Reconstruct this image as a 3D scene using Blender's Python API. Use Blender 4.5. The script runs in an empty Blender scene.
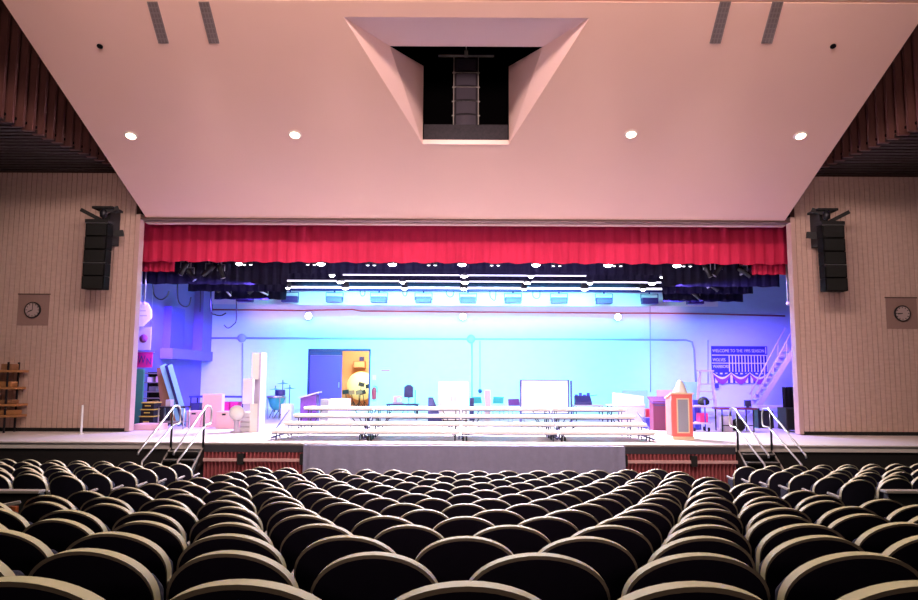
import bpy, math, random
from mathutils import Vector, Matrix
random.seed(7)
C = bpy.context.scene.collection
F, E, TH, ROLL = 720.0, 1.56, math.atan(76 / 720.0), 0.0049
PI = math.pi

# ------------------------------------------------------------------ place helpers
def ray(px, py):
    qx = px + (py - 300) * ROLL
    qy = py - (px - 465) * ROLL
    u, v = (qx - 465) / F, (300 - qy) / F
    return u, math.cos(TH) - v * math.sin(TH), math.sin(TH) + v * math.cos(TH)
def U(px, py, Y):
    x, y, z = ray(px, py); t = Y / y
    return Vector((x * t, Y, E + z * t))
def G(px, py, z):
    x, y, zz = ray(px, py); t = (z - E) / zz
    return Vector((x * t, y * t, z))
def proj(p):
    y = p[1] * math.cos(TH) + (p[2] - E) * math.sin(TH)
    z = -p[1] * math.sin(TH) + (p[2] - E) * math.cos(TH)
    return 465 + F * p[0] / y, 300 - F * z / y
def S(r, g, b):
    f = lambda c: (c / 255 / 12.92) if c <= 10 else ((c / 255 + .055) / 1.055) ** 2.4
    return (f(r), f(g), f(b), 1)
ORD = ['zeroth', 'first', 'second', 'third', 'fourth', 'fifth', 'sixth', 'seventh', 'eighth', 'ninth', 'tenth', 'eleventh',
       'twelfth', 'thirteenth', 'fourteenth', 'fifteenth', 'sixteenth', 'seventeenth']

# ------------------------------------------------------------------ materials
def mat(name, col, rough=.6, metal=0., var=.12, scale=14., bump=0., emit=None, power=0., stretch=(1, 1, 1), coat=0., spec=None):
    m = bpy.data.materials.new(name); m.use_nodes = True
    nt = m.node_tree; b = nt.nodes['Principled BSDF']
    b.inputs['Roughness'].default_value = rough; b.inputs['Metallic'].default_value = metal
    if spec is not None: b.inputs['Specular IOR Level'].default_value = spec
    tc = nt.nodes.new('ShaderNodeTexCoord'); mp = nt.nodes.new('ShaderNodeMapping'); n = nt.nodes.new('ShaderNodeTexNoise')
    mp.inputs['Scale'].default_value = stretch
    n.inputs['Scale'].default_value = scale; n.inputs['Detail'].default_value = 3
    nt.links.new(tc.outputs['Object'], mp.inputs[0]); nt.links.new(mp.outputs[0], n.inputs['Vector'])
    r = nt.nodes.new('ShaderNodeMapRange'); r.inputs['To Min'].default_value = 1 - var; r.inputs['To Max'].default_value = 1 + var
    nt.links.new(n.outputs['Fac'], r.inputs['Value'])
    x = nt.nodes.new('ShaderNodeVectorMath'); x.operation = 'SCALE'
    x.inputs[0].default_value = col[:3]; nt.links.new(r.outputs[0], x.inputs['Scale'])
    nt.links.new(x.outputs[0], b.inputs['Base Color'])
    if bump:
        bp = nt.nodes.new('ShaderNodeBump'); bp.inputs['Strength'].default_value = bump; bp.inputs['Distance'].default_value = .02
        nt.links.new(n.outputs['Fac'], bp.inputs['Height']); nt.links.new(bp.outputs[0], b.inputs['Normal'])
    if emit:
        b.inputs['Emission Color'].default_value = emit; b.inputs['Emission Strength'].default_value = power
    return m
M = dict(
    plaster=mat('plaster', S(234, 190, 172), .85, var=.03, scale=.6),
    reveal=mat('reveal_plaster', S(238, 200, 194), .85, var=.03, scale=1),
    brick=mat('ribbed_block', S(198, 166, 156), .85, var=.16, scale=5, stretch=(1, 1, 3), bump=.2),
    groove=mat('block_groove', S(84, 60, 56), .9),
    jamb=mat('jamb_paint', S(198, 164, 158), .6, var=.06),
    wood=mat('dark_fin_wood', S(88, 50, 46), .6, var=.25, scale=6, stretch=(6, 6, .6)),
    woodback=mat('dark_fin_backing', S(60, 34, 32), .8),
    slat=mat('soffit_slat', S(40, 24, 24), .8, var=.2),
    black=mat('matte_black', S(20, 18, 22), .7, var=.2),
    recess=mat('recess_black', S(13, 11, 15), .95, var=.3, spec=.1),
    drape=mat('black_drape', S(26, 24, 40), .95, var=.3, scale=30, spec=.1),
    darkwall=mat('dark_wall', S(40, 32, 34), .9),
    carpet=mat('aisle_carpet', S(22, 18, 20), .95, var=.3, scale=40, bump=.3, spec=.1),
    stage=mat('stage_boards', S(216, 206, 206), .45, var=.12, scale=4, stretch=(.3, 3, 1)),
    fascia=mat('stage_fascia', S(52, 50, 62), .7),
    pitblack=mat('stage_front_black', S(22, 17, 22), .8, var=.2),
    skirt=mat('grey_skirt_cloth', S(142, 140, 172), .9, var=.1, scale=9, bump=.4),
    maroon=mat('maroon_pleats', S(168, 84, 92), .8, var=.15),
    rail=mat('pink_rail_wood', S(214, 168, 170), .5),
    red=mat('red_velvet', S(188, 18, 66), .85, var=.14, scale=8, stretch=(3, 1, .4)),
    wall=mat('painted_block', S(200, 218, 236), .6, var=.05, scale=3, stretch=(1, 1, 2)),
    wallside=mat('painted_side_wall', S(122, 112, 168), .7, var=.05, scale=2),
    conduit=mat('painted_conduit', S(150, 160, 190), .5, var=.05),
    cyc=mat('white_cyc_cloth', S(240, 240, 240), .9, var=.03),
    cable=mat('black_cable', S(24, 22, 30), .6),
    steel=mat('brushed_steel', S(190, 190, 196), .3, metal=.9, var=.06),
    rail_metal=mat('handrail_metal', S(205, 205, 208), .28, metal=.85, var=.05),
    post=mat('dark_post_metal', S(46, 46, 54), .4, metal=.6),
    chair_back=mat('black_seat_shell', S(40, 36, 54), .6, var=.2, spec=.25),
    chair_fab=mat('navy_seat_fabric', S(30, 28, 58), .95, var=.2, scale=60, bump=.2),
    rim=mat('beige_seat_rim', S(196, 186, 156), .5, var=.06),
    arm=mat('grey_armrest', S(150, 140, 138), .5),
    cabinet=mat('speaker_black', S(3, 3, 4), .7, var=.2, spec=.12),
    grille=mat('speaker_grille', S(5, 5, 6), .8, var=.4, scale=180),
    arraybox=mat('array_lightened_case', S(70, 66, 78), .6), arraygrille=mat('array_lightened_grille', S(120, 114, 132), .7, var=.2, scale=120), steelbright=mat('lightened_rigging', S(236, 230, 226), .5),  # recess array colours lightened in place of light reaching into the recess
    lamp=mat('lamp_lens', S(255, 250, 240), .3, emit=(1, .96, .98, 1), power=28),
    lampdim=mat('small_lamp_lens', S(255, 250, 240), .3, emit=(.95, .93, 1, 1), power=5),
    can=mat('recessed_can_lamp', S(255, 240, 210), .4, emit=(1, .93, .74, 1), power=7),
    canrim=mat('can_trim', S(225, 205, 196), .5),
    strip=mat('pipe_glow', S(255, 250, 255), .4, emit=(.93, .84, 1, 1), power=1.5),  # emission put into the pipe colour in place of light on it
    flood=mat('flood_lens', S(255, 250, 230), .4, emit=(1, .93, .85, 1), power=14),
    bluecase=mat('navy_fixture_case', S(64, 26, 104), .5, var=.1),
    clockface=mat('clock_face', S(180, 156, 156), .5, var=.03),
    clockplate=mat('clock_plate', S(150, 118, 112), .7, var=.08),
    white=mat('white_paint', S(238, 234, 238), .5, var=.04),
    whiteboard=mat('whiteboard', S(250, 250, 250), .3, var=.02),
    lav=mat('lavender_paint', S(196, 184, 214), .6, var=.06),
    pinkbox=mat('pale_pink_board', S(238, 190, 200), .6, var=.06),
    magenta=mat('magenta_panel', S(216, 40, 130), .6, var=.08),
    purple=mat('purple_paint', S(96, 48, 140), .6, var=.06),
    blue=mat('blue_paint', S(64, 62, 190), .55, var=.08),
    doorviolet=mat('door_violet_blue', S(112, 66, 196), .55, var=.05),
    navy=mat('navy_paint', S(52, 50, 110), .55, var=.1),
    cyan=mat('pale_cyan_board', S(150, 214, 226), .6, var=.06),
    teal=mat('teal_enamel', S(60, 176, 180), .45, var=.1),
    green=mat('green_board', S(70, 150, 120), .6, var=.1),
    salmon=mat('salmon_lectern', S(232, 112, 110), .55, var=.06),
    burg=mat('burgundy_board', S(104, 34, 78), .6, var=.08),
    greypanel=mat('grey_fabric_panel', S(120, 116, 128), .9, var=.1, scale=60),
    lightgrey=mat('light_grey_fabric', S(150, 150, 168), .9, var=.1, scale=60),
    cream=mat('cream_edge', S(236, 214, 186), .6, var=.05),
    tan=mat('tan_wood', S(178, 122, 78), .6, var=.18, scale=5, stretch=(1, 1, 5)),
    brown=mat('brown_board', S(150, 104, 74), .65, var=.2, scale=5, stretch=(5, 5, .6)),
    yellow=mat('yellow_trim', S(216, 190, 70), .5, var=.08),
    orange=mat('orange_room_wall', S(208, 164, 118), .8, var=.06),
    yellowdisc=mat('yellow_disc', S(248, 232, 160), .5, var=.08),
    redext=mat('red_enamel', S(206, 50, 70), .35, var=.05),
    letter=mat('white_lettering', S(236, 232, 246), .6, var=.03),
    board=mat('scoreboard_blue', S(58, 56, 128), .7, var=.08),
    cell=mat('scoreboard_cell', S(30, 28, 96), .8, var=.1),
    swag=mat('purple_swag', S(150, 70, 150), .8, var=.1),
    slotdark=mat('slot_dark', S(104, 88, 84), .9),
    grey=mat('grey_slot', S(122, 104, 100), .7, var=.1),
    orangepanel=mat('orange_end_panel', S(206, 104, 60), .5, var=.15, scale=4, stretch=(1, 1, 4)),
)

# ------------------------------------------------------------------ mesh builder
class MB:
    def __init__(s): s.v, s.f, s.sm = [], [], []
    def add(s, vs, fs, smooth=False):
        o = len(s.v); s.v += [Vector(v) for v in vs]
        for f in fs: s.f.append([o + i for i in f]); s.sm.append(smooth)
        return s
    def box(s, x0, x1, y0, y1, z0, z1, rot=0, about=None):
        vs = [Vector((x, y, z)) for x in (x0, x1) for y in (y0, y1) for z in (z0, z1)]
        if rot:
            c = Vector(about) if about else Vector(((x0 + x1) / 2, (y0 + y1) / 2, z0))
            R = Matrix.Rotation(rot, 3, 'Z'); vs = [c + R @ (v - c) for v in vs]
        return s.add(vs, [(0, 1, 3, 2), (4, 6, 7, 5), (0, 4, 5, 1), (2, 3, 7, 6), (0, 2, 6, 4), (1, 5, 7, 3)])
    def hexa(s, a, b):          # two quads (same winding) joined
        return s.add(list(a) + list(b), [(3, 2, 1, 0), (4, 5, 6, 7), (0, 1, 5, 4), (1, 2, 6, 5), (2, 3, 7, 6), (3, 0, 4, 7)])
    def beam(s, a, b, w, h, up=(0, 0, 1)):   # rectangular bar
        a, b = Vector(a), Vector(b); d = (b - a).normalized(); up = Vector(up)
        if abs(d.dot(up)) > .98: up = Vector((0, 1, 0))
        r = d.cross(up).normalized() * (w / 2); t = r.cross(d).normalized() * (h / 2)
        return s.hexa([a - r - t, a + r - t, a + r + t, a - r + t], [b - r - t, b + r - t, b + r + t, b - r + t])
    def rod(s, a, b, r, n=8, r2=None):
        a, b = Vector(a), Vector(b); r2 = r if r2 is None else r2
        d = (b - a).normalized(); u = d.cross(Vector((0, 0, 1)) if abs(d.z) < .95 else Vector((1, 0, 0))).normalized(); w = d.cross(u)
        vs = [a + (u * math.cos(2 * PI * i / n) + w * math.sin(2 * PI * i / n)) * r for i in range(n)]
        vs += [b + (u * math.cos(2 * PI * i / n) + w * math.sin(2 * PI * i / n)) * r2 for i in range(n)]
        s.add(vs, [(i, (i + 1) % n, n + (i + 1) % n, n + i) for i in range(n)], n > 6)
        s.add(vs, [tuple(range(n - 1, -1, -1)), tuple(range(n, 2 * n))]); return s
    def tube(s, pts, r, n=8):
        pts = [Vector(p) for p in pts]; rings = []
        up = None
        for i, p in enumerate(pts):
            d = (pts[min(i + 1, len(pts) - 1)] - pts[max(i - 1, 0)]).normalized()
            if up is None: up = Vector((0, 0, 1)) if abs(d.z) < .9 else Vector((1, 0, 0))
            u = d.cross(up).normalized(); w = u.cross(d).normalized(); up = w
            rings.append([p + (u * math.cos(2 * PI * k / n) + w * math.sin(2 * PI * k / n)) * r for k in range(n)])
        vs = [v for rg in rings for v in rg]; fs = []
        for i in range(len(pts) - 1):
            for k in range(n): fs.append((i * n + k, i * n + (k + 1) % n, (i + 1) * n + (k + 1) % n, (i + 1) * n + k))
        s.add(vs, fs, True); m = (len(pts) - 1) * n
        s.add(vs, [tuple(range(n - 1, -1, -1)), tuple(range(m, m + n))]); return s
    def lathe(s, c, prof, n=20, axis='Z', smooth=True):
        c = Vector(c); vs, fs = [], []
        for r, h in prof:
            for k in range(n):
                a = 2 * PI * k / n; x, y = r * math.cos(a), r * math.sin(a)
                vs.append(c + (Vector((x, y, h)) if axis == 'Z' else Vector((x, h, y)) if axis == 'Y' else Vector((h, x, y))))
        for i in range(len(prof) - 1):
            for k in range(n): fs.append((i * n + k, i * n + (k + 1) % n, (i + 1) * n + (k + 1) % n, (i + 1) * n + k))
        s.add(vs, fs, smooth); L = (len(prof) - 1) * n
        if prof[0][0] > 1e-5: s.add(vs, [tuple(range(n))])
        if prof[-1][0] > 1e-5: s.add(vs, [tuple(range(L, L + n))])
        return s
    def prism(s, poly, y0, y1):   # polygon of (x,z) extruded in y
        n = len(poly); vs = [(x, y0, z) for x, z in poly] + [(x, y1, z) for x, z in poly]
        return s.add(vs, [tuple(range(n)), tuple(range(2 * n - 1, n - 1, -1))] + [(i, n + i, n + (i + 1) % n, (i + 1) % n) for i in range(n)])
    def prismx(s, poly, x0, x1):  # polygon of (y,z) extruded in x
        n = len(poly); vs = [(x0, y, z) for y, z in poly] + [(x1, y, z) for y, z in poly]
        return s.add(vs, [tuple(range(n)), tuple(range(2 * n - 1, n - 1, -1))] + [(i, n + i, n + (i + 1) % n, (i + 1) % n) for i in range(n)])
    def turn(s, ang, c, axis='Z'):
        R = Matrix.Rotation(ang, 3, axis); c = Vector(c); s.v = [c + R @ (v - c) for v in s.v]; return s
    def mesh(s, name, m, off=Vector((0, 0, 0))):
        import bmesh
        me = bpy.data.meshes.new(name); me.from_pydata([v - off for v in s.v], [], s.f); me.update()
        for p, k in zip(me.polygons, s.sm): p.use_smooth = k
        bm = bmesh.new(); bm.from_mesh(me); bmesh.ops.remove_doubles(bm, verts=bm.verts, dist=1e-5)
        bmesh.ops.recalc_face_normals(bm, faces=bm.faces); bm.to_mesh(me); bm.free()
        me.materials.append(m); return me
    def build(s, name, m, parent=None, bevel=0):
        if parent is None:
            lo = Vector([min(v[i] for v in s.v) for i in range(3)]); hi = Vector([max(v[i] for v in s.v) for i in range(3)])
            off = Vector(((lo.x + hi.x) / 2, (lo.y + hi.y) / 2, lo.z))
        else:
            off = Vector(parent['_w']) if '_w' in parent else Vector((0, 0, 0))
        o = bpy.data.objects.new(name, s.mesh(name, m, off)); C.objects.link(o)
        if parent is None: o.location = off
        else:
            o.parent = parent
        if parent is not None: o['_w'] = off
        else: o['_w'] = off
        if bevel:
            b = o.modifiers.new('Bevel', 'BEVEL'); b.width = bevel; b.segments = 2; b.limit_method = 'ANGLE'
        return o
def thing(name, label, cat, loc, group=None):
    o = bpy.data.objects.new(name, None); C.objects.link(o); o.location = loc; o['_w'] = Vector(loc)
    o.empty_display_size = .1
    return tag(o, label, cat, group)
def tag(o, label, cat, group=None):
    o['label'] = label; o['category'] = cat
    if group: o['group'] = group
    return o
def solo(name, mb, m, label, cat, group=None, bevel=0): return tag(mb.build(name, m, None, bevel), label, cat, group)
def struct(name, mb, m, parent=None):
    o = mb.build(name, m, parent)
    if parent is None: o['kind'] = 'structure'
    return o
def pbox(x0, y0, x1, y1, Y, depth, z0=None):   # box whose front face fills this patch at distance Y
    a, b = U(x0, y0, Y), U(x1, y1, Y)
    return MB().box(a.x, b.x, Y, Y + depth, b.z if z0 is None else z0, a.z)
def text(body, name, size, loc, m, parent, depth=.004, w=None, align='LEFT'):
    cu = bpy.data.curves.new(name, 'FONT'); cu.body = body; cu.size = size; cu.extrude = depth; cu.align_x = align
    cu.materials.append(m); o = bpy.data.objects.new(name, cu); C.objects.link(o)
    o.rotation_euler = (PI / 2, 0, 0); o.parent = parent; o.location = Vector(loc) - Vector(parent['_w'])
    bpy.context.view_layer.update(); sx = w / max(o.dimensions.x, 1e-4) if w else 1
    me = bpy.data.meshes.new_from_object(o.evaluated_get(bpy.context.evaluated_depsgraph_get())); n = bpy.data.objects.new(name, me); C.objects.link(n)
    n.rotation_euler = o.rotation_euler; n.parent = parent; n.location = o.location; n.scale.x = sx
    bpy.data.objects.remove(o); n.name = name; return n

# ================================================================== AUDITORIUM SHELL
YF, YW, YB = 17.0, 19.9, 33.5      # stage front, proscenium wall, stage back wall
XP = 9.13                           # half width of the opening
def cub(d): return -0.207914 -0.175909 * d +0.00534398 * d * d -0.000075262 * d ** 3
def lift(x): return min(.0022 * x * x, .09)
def top_z(x, d): return E + cub(min(d, 15.0)) + lift(x)
def floor_z(x, y): return top_z(x, max(y - .009 * min(abs(x), 10.5) ** 2, -9)) - .86

fl = MB(); nx, ny = 32, 56
gx = [-16 + i for i in range(33)]; gy = [-9 + 26.0 * j / ny for j in range(ny + 1)]
fl.add([(x, y, floor_z(x, y)) for y in gy for x in gx], [(j * 33 + i, j * 33 + i + 1, (j + 1) * 33 + i + 1, (j + 1) * 33 + i) for j in range(ny) for i in range(32)], True)
struct('floor', fl, M['carpet'])
struct('floor_stage', MB().box(-16, 16, YF, YB + .4, -.16, 0), M['stage'])
struct('wall_stage_front', MB().box(-16, 16, YF + .06, YF + .3, -1.6, -.165), M['pitblack'])
struct('wall_left', MB().box(-16.3, -16, -9, YB, -1.6, 11), M['darkwall'])
struct('wall_right', MB().box(16, 16.3, -9, YB, -1.6, 11), M['darkwall'])
struct('wall_rear', MB().box(-16.3, 16.3, -9.3, -9, 0, 11), M['darkwall'])

# slanted plaster panel with the loudspeaker recess
P0 = U(465, 219, YW - .02); zb = P0.z
e1 = U(2, 1, 1); 
xe = 8.98
# distance at which the panel edge meets the top of the picture
tx = ray(2, 0); k = xe / -tx[0]; topY, topZ = tx[1] * k, E + tx[2] * k
slope = (topZ - zb) / (YW - topY)
def PZ(y): return zb + (YW - y) * slope
def onp(px, py):
    x, y, z = ray(px, py); t = (zb + YW * slope - E) / (z + slope * y)
    return Vector((x * t, y * t, E + z * t))
Y2 = topY - .02
A, A2, B, B2 = onp(343.5, 17), onp(586.5, 18), onp(420, 143.5), onp(507.5, 144.5)
for a, b in ((A, A2), (B, B2)):
    xm = (b.x - a.x) / 2 * (1.012 if a is A else .985); ym = (a.y + b.y) / 2; a.x, b.x = -xm, xm; a.y = b.y = ym; a.z = b.z = PZ(ym)
o1, o2, o3, o4 = Vector((-xe, Y2, PZ(Y2))), Vector((xe, Y2, PZ(Y2))), Vector((xe, YW, zb)), Vector((-xe, YW, zb))
pn = MB(); nrm = Vector((0, slope, 1)).normalized() * .1
lowv = [o1, o2, o3, o4, A, A2, B2, B]; hiv = [v + nrm for v in lowv]
q = [(0, 1, 5, 4), (1, 2, 6, 5), (2, 3, 7, 6), (3, 0, 4, 7)]
pn.add(lowv + hiv, q + [tuple(i + 8 for i in reversed(f)) for f in q] + [(i, (i + 1) % 4, (i + 1) % 4 + 8, i + 8) for i in range(4)])
struct('ceiling_slant', pn, M['plaster'])
# next panel back towards the audience, then the high ceiling
hz = PZ(Y2) + .02
up = MB(); up.hexa([(-xe, 8, hz + 1.3), (xe, 8, hz + 1.3), (xe, Y2 - .02, hz), (-xe, Y2 - .02, hz)], [(-xe, 8, hz + 1.4), (xe, 8, hz + 1.4), (xe, Y2 - .02, hz + .1), (-xe, Y2 - .02, hz + .1)])
struct('ceiling_upper', up, M['plaster'])
struct('ceiling', MB().box(-16.3, 16.3, -9.3, YB + .3, 11, 11.2), M['darkwall'])
# recess cheeks, soffit, lip
Ee, Ee2 = G(388, 46, A.z), G(541, 47, A.z); ex = (Ee2.x - Ee.x) / 2; ey = (Ee.y + Ee2.y) / 2
fr = (ey - A.y) / (B.y - A.y)
D = U(422, 66, B.y)
rc = MB()
for s in (-1, 1):
    a = Vector((s * A2.x, A.y, A.z)); b = Vector((s * B2.x, B.y, B.z)); d = Vector((s * B2.x, B.y, D.z)); e = Vector((s * ex, ey, A.z))
    th_ = Vector((s * .06, .04, 0))
    rc.hexa([a, b, d, e], [a + th_, b + th_, d + th_, e + th_])
so = [(-A2.x, A.y, A.z), (A2.x, A.y, A.z), (ex, ey, A.z), (-ex, ey, A.z)]
rc.hexa(so, [(p[0], p[1], p[2] + .06) for p in so])
lipz = U(465, 140, B.y).z
rc.box(-B2.x, B2.x, B.y - .01, B.y + .05, B.z - .01, lipz)
struct('trim_recess', rc, M['reveal'])
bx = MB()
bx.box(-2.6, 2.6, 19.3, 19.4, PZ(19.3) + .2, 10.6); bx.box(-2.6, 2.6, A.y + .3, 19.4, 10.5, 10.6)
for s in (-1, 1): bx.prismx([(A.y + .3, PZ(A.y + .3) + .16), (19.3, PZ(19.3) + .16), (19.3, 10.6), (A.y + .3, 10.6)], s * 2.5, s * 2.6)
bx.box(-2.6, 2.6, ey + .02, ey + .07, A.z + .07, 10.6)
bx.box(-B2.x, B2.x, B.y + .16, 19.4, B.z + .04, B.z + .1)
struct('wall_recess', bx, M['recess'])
# header strip below the slant
struct('trim_header', MB().box(-XP, XP, YW - .02, YW + .5, zb - .055, zb - .002), M['groove'])
struct('trim_header_bead', MB().box(-XP, XP, YW + .3, YW + .52, zb - .085, zb - .055), M['jamb'])

# ribbed block walls either side of the opening
zt = U(465, 175, YW).z
for s, nm in ((-1, 'left'), (1, 'right')):
    w = MB(); g = MB(); x = XP + .15; p = .142
    while x < 15.9:
        a, b = x + .011, x + p - .011
        w.add([(s * a, YW, .1), (s * b, YW, .1), (s * b, YW, zt), (s * a, YW, zt), (s * (a - .01), YW + .05, .1), (s * (b + .01), YW + .05, .1), (s * (b + .01), YW + .05, zt), (s * (a - .01), YW + .05, zt)],
              [(0, 1, 2, 3), (4, 0, 3, 7), (1, 5, 6, 2), (0, 4, 5, 1), (3, 2, 6, 7)])
        x += p
    struct('wall_block_' + nm, w, M['brick'])
    struct('baseboard_' + nm, MB().box(s * (XP + .14), s * 15.9, YW + .02, YW + .049, .0, .11), M['black'])
    struct('wall_backing_' + nm, MB().box(s * (XP + .14), s * 16, YW + .05, YW + .3, 0, zt + 3), M['groove'])
    j = MB()
    for q_ in range(3):
        j.box(s * (XP + .0 + .05 * q_), s * (XP + .042 + .05 * q_), YW - .03 + .02 * q_, YW + .25, 0.02, zb + .1)
    struct('trim_jamb_' + nm, j, M['jamb'])
    # hanging soffit of slats and the fins below the ceiling
    a0, b0 = G(0, 117, zt), G(103, 160, zt)
    finx = lambda y: -a0.x + (a0.x - b0.x) * (y - a0.y) / (b0.y - a0.y)
    sl = MB(); y = 12.0
    while y < YW - .05:
        sl.box(s * (finx(y) + .1), s * 15.98, y, y + .16, zt + .02, zt + .1); y += .24
    struct('ceiling_soffit_' + nm, sl, M['slat'])
    struct('ceiling_soffit_backing_' + nm, MB().hexa([(s * (finx(12) + .12), 12, zt + .14), (s * 15.98, 12, zt + .14), (s * 15.98, YW, zt + .14), (s * (finx(YW) + .12), YW, zt + .14)], [(s * (finx(12) + .12), 12, zt + .2), (s * 15.98, 12, zt + .2), (s * 15.98, YW, zt + .2), (s * (finx(YW) + .12), YW, zt + .2)]), M['recess'])
    a0, b0 = G(0, 117, zt), G(103, 160, zt)
    ax, ay, bx_, by = -a0.x, a0.y, -b0.x, b0.y
    fn = MB(); n = 22; st = (by - ay) / 11
    for i in range(-10, 14):
        t = i / 11.0; fx, fy = ax + (bx_ - ax) * t, ay + (by - ay) * t
        if fy > YW - .1: break
        fn.box(s * (fx - .02), s * (fx + .24), fy, fy + .09, zt + .0, 10.9)
    struct('wall_fins_' + nm, fn, M['wood'])
    bk = MB(); t0, t1 = -10 / 11., 1.35
    f = lambda t: (ax + (bx_ - ax) * t, ay + (by - ay) * t)
    (xa, ya), (xb, yb) = f(t0), f(t1)
    bk.hexa([(s * (xa + .24), ya, zt + .12), (s * (xb + .24), yb, zt + .12), (s * (xb + .3), yb, zt + .12), (s * (xa + .3), ya, zt + .12)],
            [(s * (xa + .24), ya, 10.9), (s * (xb + .24), yb, 10.9), (s * (xb + .3), yb, 10.9), (s * (xa + .3), ya, 10.9)])
    struct('wall_fin_backing_' + nm, bk, M['woodback'])

# recessed cans, dark holes, slot diffusers on the slanted panel
pnorm = Vector((0, -slope, -1)).normalized()
def on_panel_disc(px, py, r, name, m, label, cat, group, ring=None):
    c = onp(px, py); u = Vector((1, 0, 0)); v = pnorm.cross(u)
    def disc(r0, r1, h0, h1, mm, nme, par):
        n = 20; vs = []
        for rr, hh in ((r0, h0), (r1, h1)):
            vs += [c + pnorm * hh + (u * math.cos(2 * PI * i / n) + v * math.sin(2 * PI * i / n)) * rr for i in range(n)]
        b = MB().add(vs, [(i, (i + 1) % n, n + (i + 1) % n, n + i) for i in range(n)], True)
        return b, vs, n
    t = thing(name, label, cat, c, group)
    b, vs, n = disc(r, r, .001, .02, m, 'lens', t); b.add(vs, [tuple(range(n, 2 * n))]); b.build('lens' if ring else 'opening', m, t)
    if ring:
        b, vs, n = disc(r + .045, r + .002, .001, .03, ring, 'trim_ring', t); b.build('trim_ring', ring, t)
    return t
g = 'recessed cans in the slanted ceiling'
for px, py, lab in ((131, 135.5, 'lit recessed can light in the pink ceiling, outermost on the left side'), (295, 134.5, 'lit recessed can light in the pink ceiling, left of the speaker recess'),
                    (631, 134, 'lit recessed can light in the pink ceiling, right of the speaker recess'), (800.5, 135.5, 'lit recessed can light in the pink ceiling, outermost on the right side')):
    on_panel_disc(px, py, .115, 'recessed_light', M['can'], lab, 'ceiling light', g, M['canrim'])
for px, py, lab in ((100, 46, 'small dark round hole in the pink ceiling, left of the slot vents'), (833, 46, 'small dark round hole in the pink ceiling, right of the slot vents')):
    on_panel_disc(px, py, .06, 'ceiling_opening', M['recess'], lab, 'ceiling opening', 'dark round openings in the ceiling')
for (xa, xb), dx, lab in (((158.5, 169), -11.5, 'long grey slot vent in pink ceiling, outer one of the left pair'), ((209, 219.5), -10.5, 'long grey slot vent in pink ceiling, inner one of the left pair'),
                      ((709.5, 720.5), 10.5, 'long grey slot vent in pink ceiling, inner one of the right pair'), ((761, 772), 11.3, 'long grey slot vent in pink ceiling, outer one of the right pair')):
    a, b = onp(xa, 43), onp(xb, 43); yt = Y2 + .03; t = thing('slot_vent', lab, 'vent', ((a.x + b.x) / 2, a.y, PZ(a.y)), 'linear slot vents in the slanted ceiling')
    n1 = pnorm * .015
    ct, dt = onp(xa + dx, 1.5), onp(xb + dx, 1.5)
    def p(u, w, h=1.):
        q_ = a.lerp(b, u).lerp(ct.lerp(dt, u), w); return Vector((q_.x, q_.y, PZ(q_.y))) + n1 * h
    MB().hexa([p(0, 0, 0), p(1, 0, 0), p(1, 1, 0), p(0, 1, 0)], [p(0, 0), p(1, 0), p(1, 1), p(0, 1)]).build('vent_body', M['grey'], t)
    gm = MB()
    for q0 in range(8):
        for w0, w1 in ((.12, .3), (.4, .6), (.7, .88)):
            gm.add([p(w0, (q0 + .12) / 8, 1.2), p(w1, (q0 + .12) / 8, 1.2), p(w1, (q0 + .88) / 8, 1.2), p(w0, (q0 + .88) / 8, 1.2)], [(0, 1, 2, 3)])
    gm.build('slots', M['slotdark'], t)

# ================================================================== LOUDSPEAKERS
def line_box(mb, x0, x1, y0, y1, z0, z1, tilt, piv):
    b = MB().box(x0, x1, y0, y1, z0, z1); b.turn(tilt, piv, 'X'); mb.add(b.v, b.f)
# centre array in the recess
cy_ = B.y + .75
tz, bz = U(465, 57, cy_).z, U(465, 131, cy_).z
t = thing('line_array', 'central line array of stacked loudspeakers hanging inside the ceiling recess', 'loudspeaker', (0, cy_, bz))
nb = 5; h = (tz - bz) / nb; xw = 12 * cy_ / F
for i in range(nb):
    z1 = tz - i * h - .02; z0 = z1 - h + .03; yo = -.012 * i * i + .04
    sp = MB().box(-xw, xw, cy_ + yo, cy_ + yo + .4, z0, z1).build('speaker_box', M['arraybox'], t, .012)
    gb = MB(); n = 8; vs = []
    for k_ in range(n + 1):
        u_ = -1 + 2 * k_ / n; vs += [(u_ * (xw - .05), cy_ + yo - .05 * (1 - u_ * u_) - .004, z0 + .025), (u_ * (xw - .05), cy_ + yo - .05 * (1 - u_ * u_) - .004, z1 - .025)]
    gb.add(vs, [(2 * k_, 2 * k_ + 2, 2 * k_ + 3, 2 * k_ + 1) for k_ in range(n)], True); gb.build('grille', M['arraygrille'], sp)
    br = MB()
    for s in (-1, 1):
        br.box(s * (xw + .005), s * (xw + .03), cy_ + yo - .03, cy_ + yo + .03, z0 - .03, z1 + .01)
        br.box(s * (xw - .03), s * (xw + .06), cy_ + yo - .04, cy_ + yo - .015, z0 - .045, z0 - .02)
    br.box(-xw, xw, cy_ + yo - .03, cy_ + yo - .01, z0 - .035, z0 - .02)
    br.build('rigging_bracket', M['steelbright'], sp)
ff = MB().box(-.72, .72, cy_ - .02, cy_ + .04, tz + .01, tz + .05); ff.box(-.05, .05, cy_ - .04, cy_ + .04, tz, tz + .16); ff.rod((0, cy_, tz + .14), (0, cy_, 10.5), .015, 6)
ff.build('fly_frame', M['steelbright'], t)
lo = lipz - .3
solo('recess_parapet', MB().box(-B2.x + .02, B2.x - .02, B.y + .07, B.y + .13, B.z + .1, U(465, 125, B.y + .1).z),
     mat('parapet_cloth', S(44, 38, 46), .9, var=.6, scale=18), 'mottled black strip across the bottom of the ceiling recess', 'panel')
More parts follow.
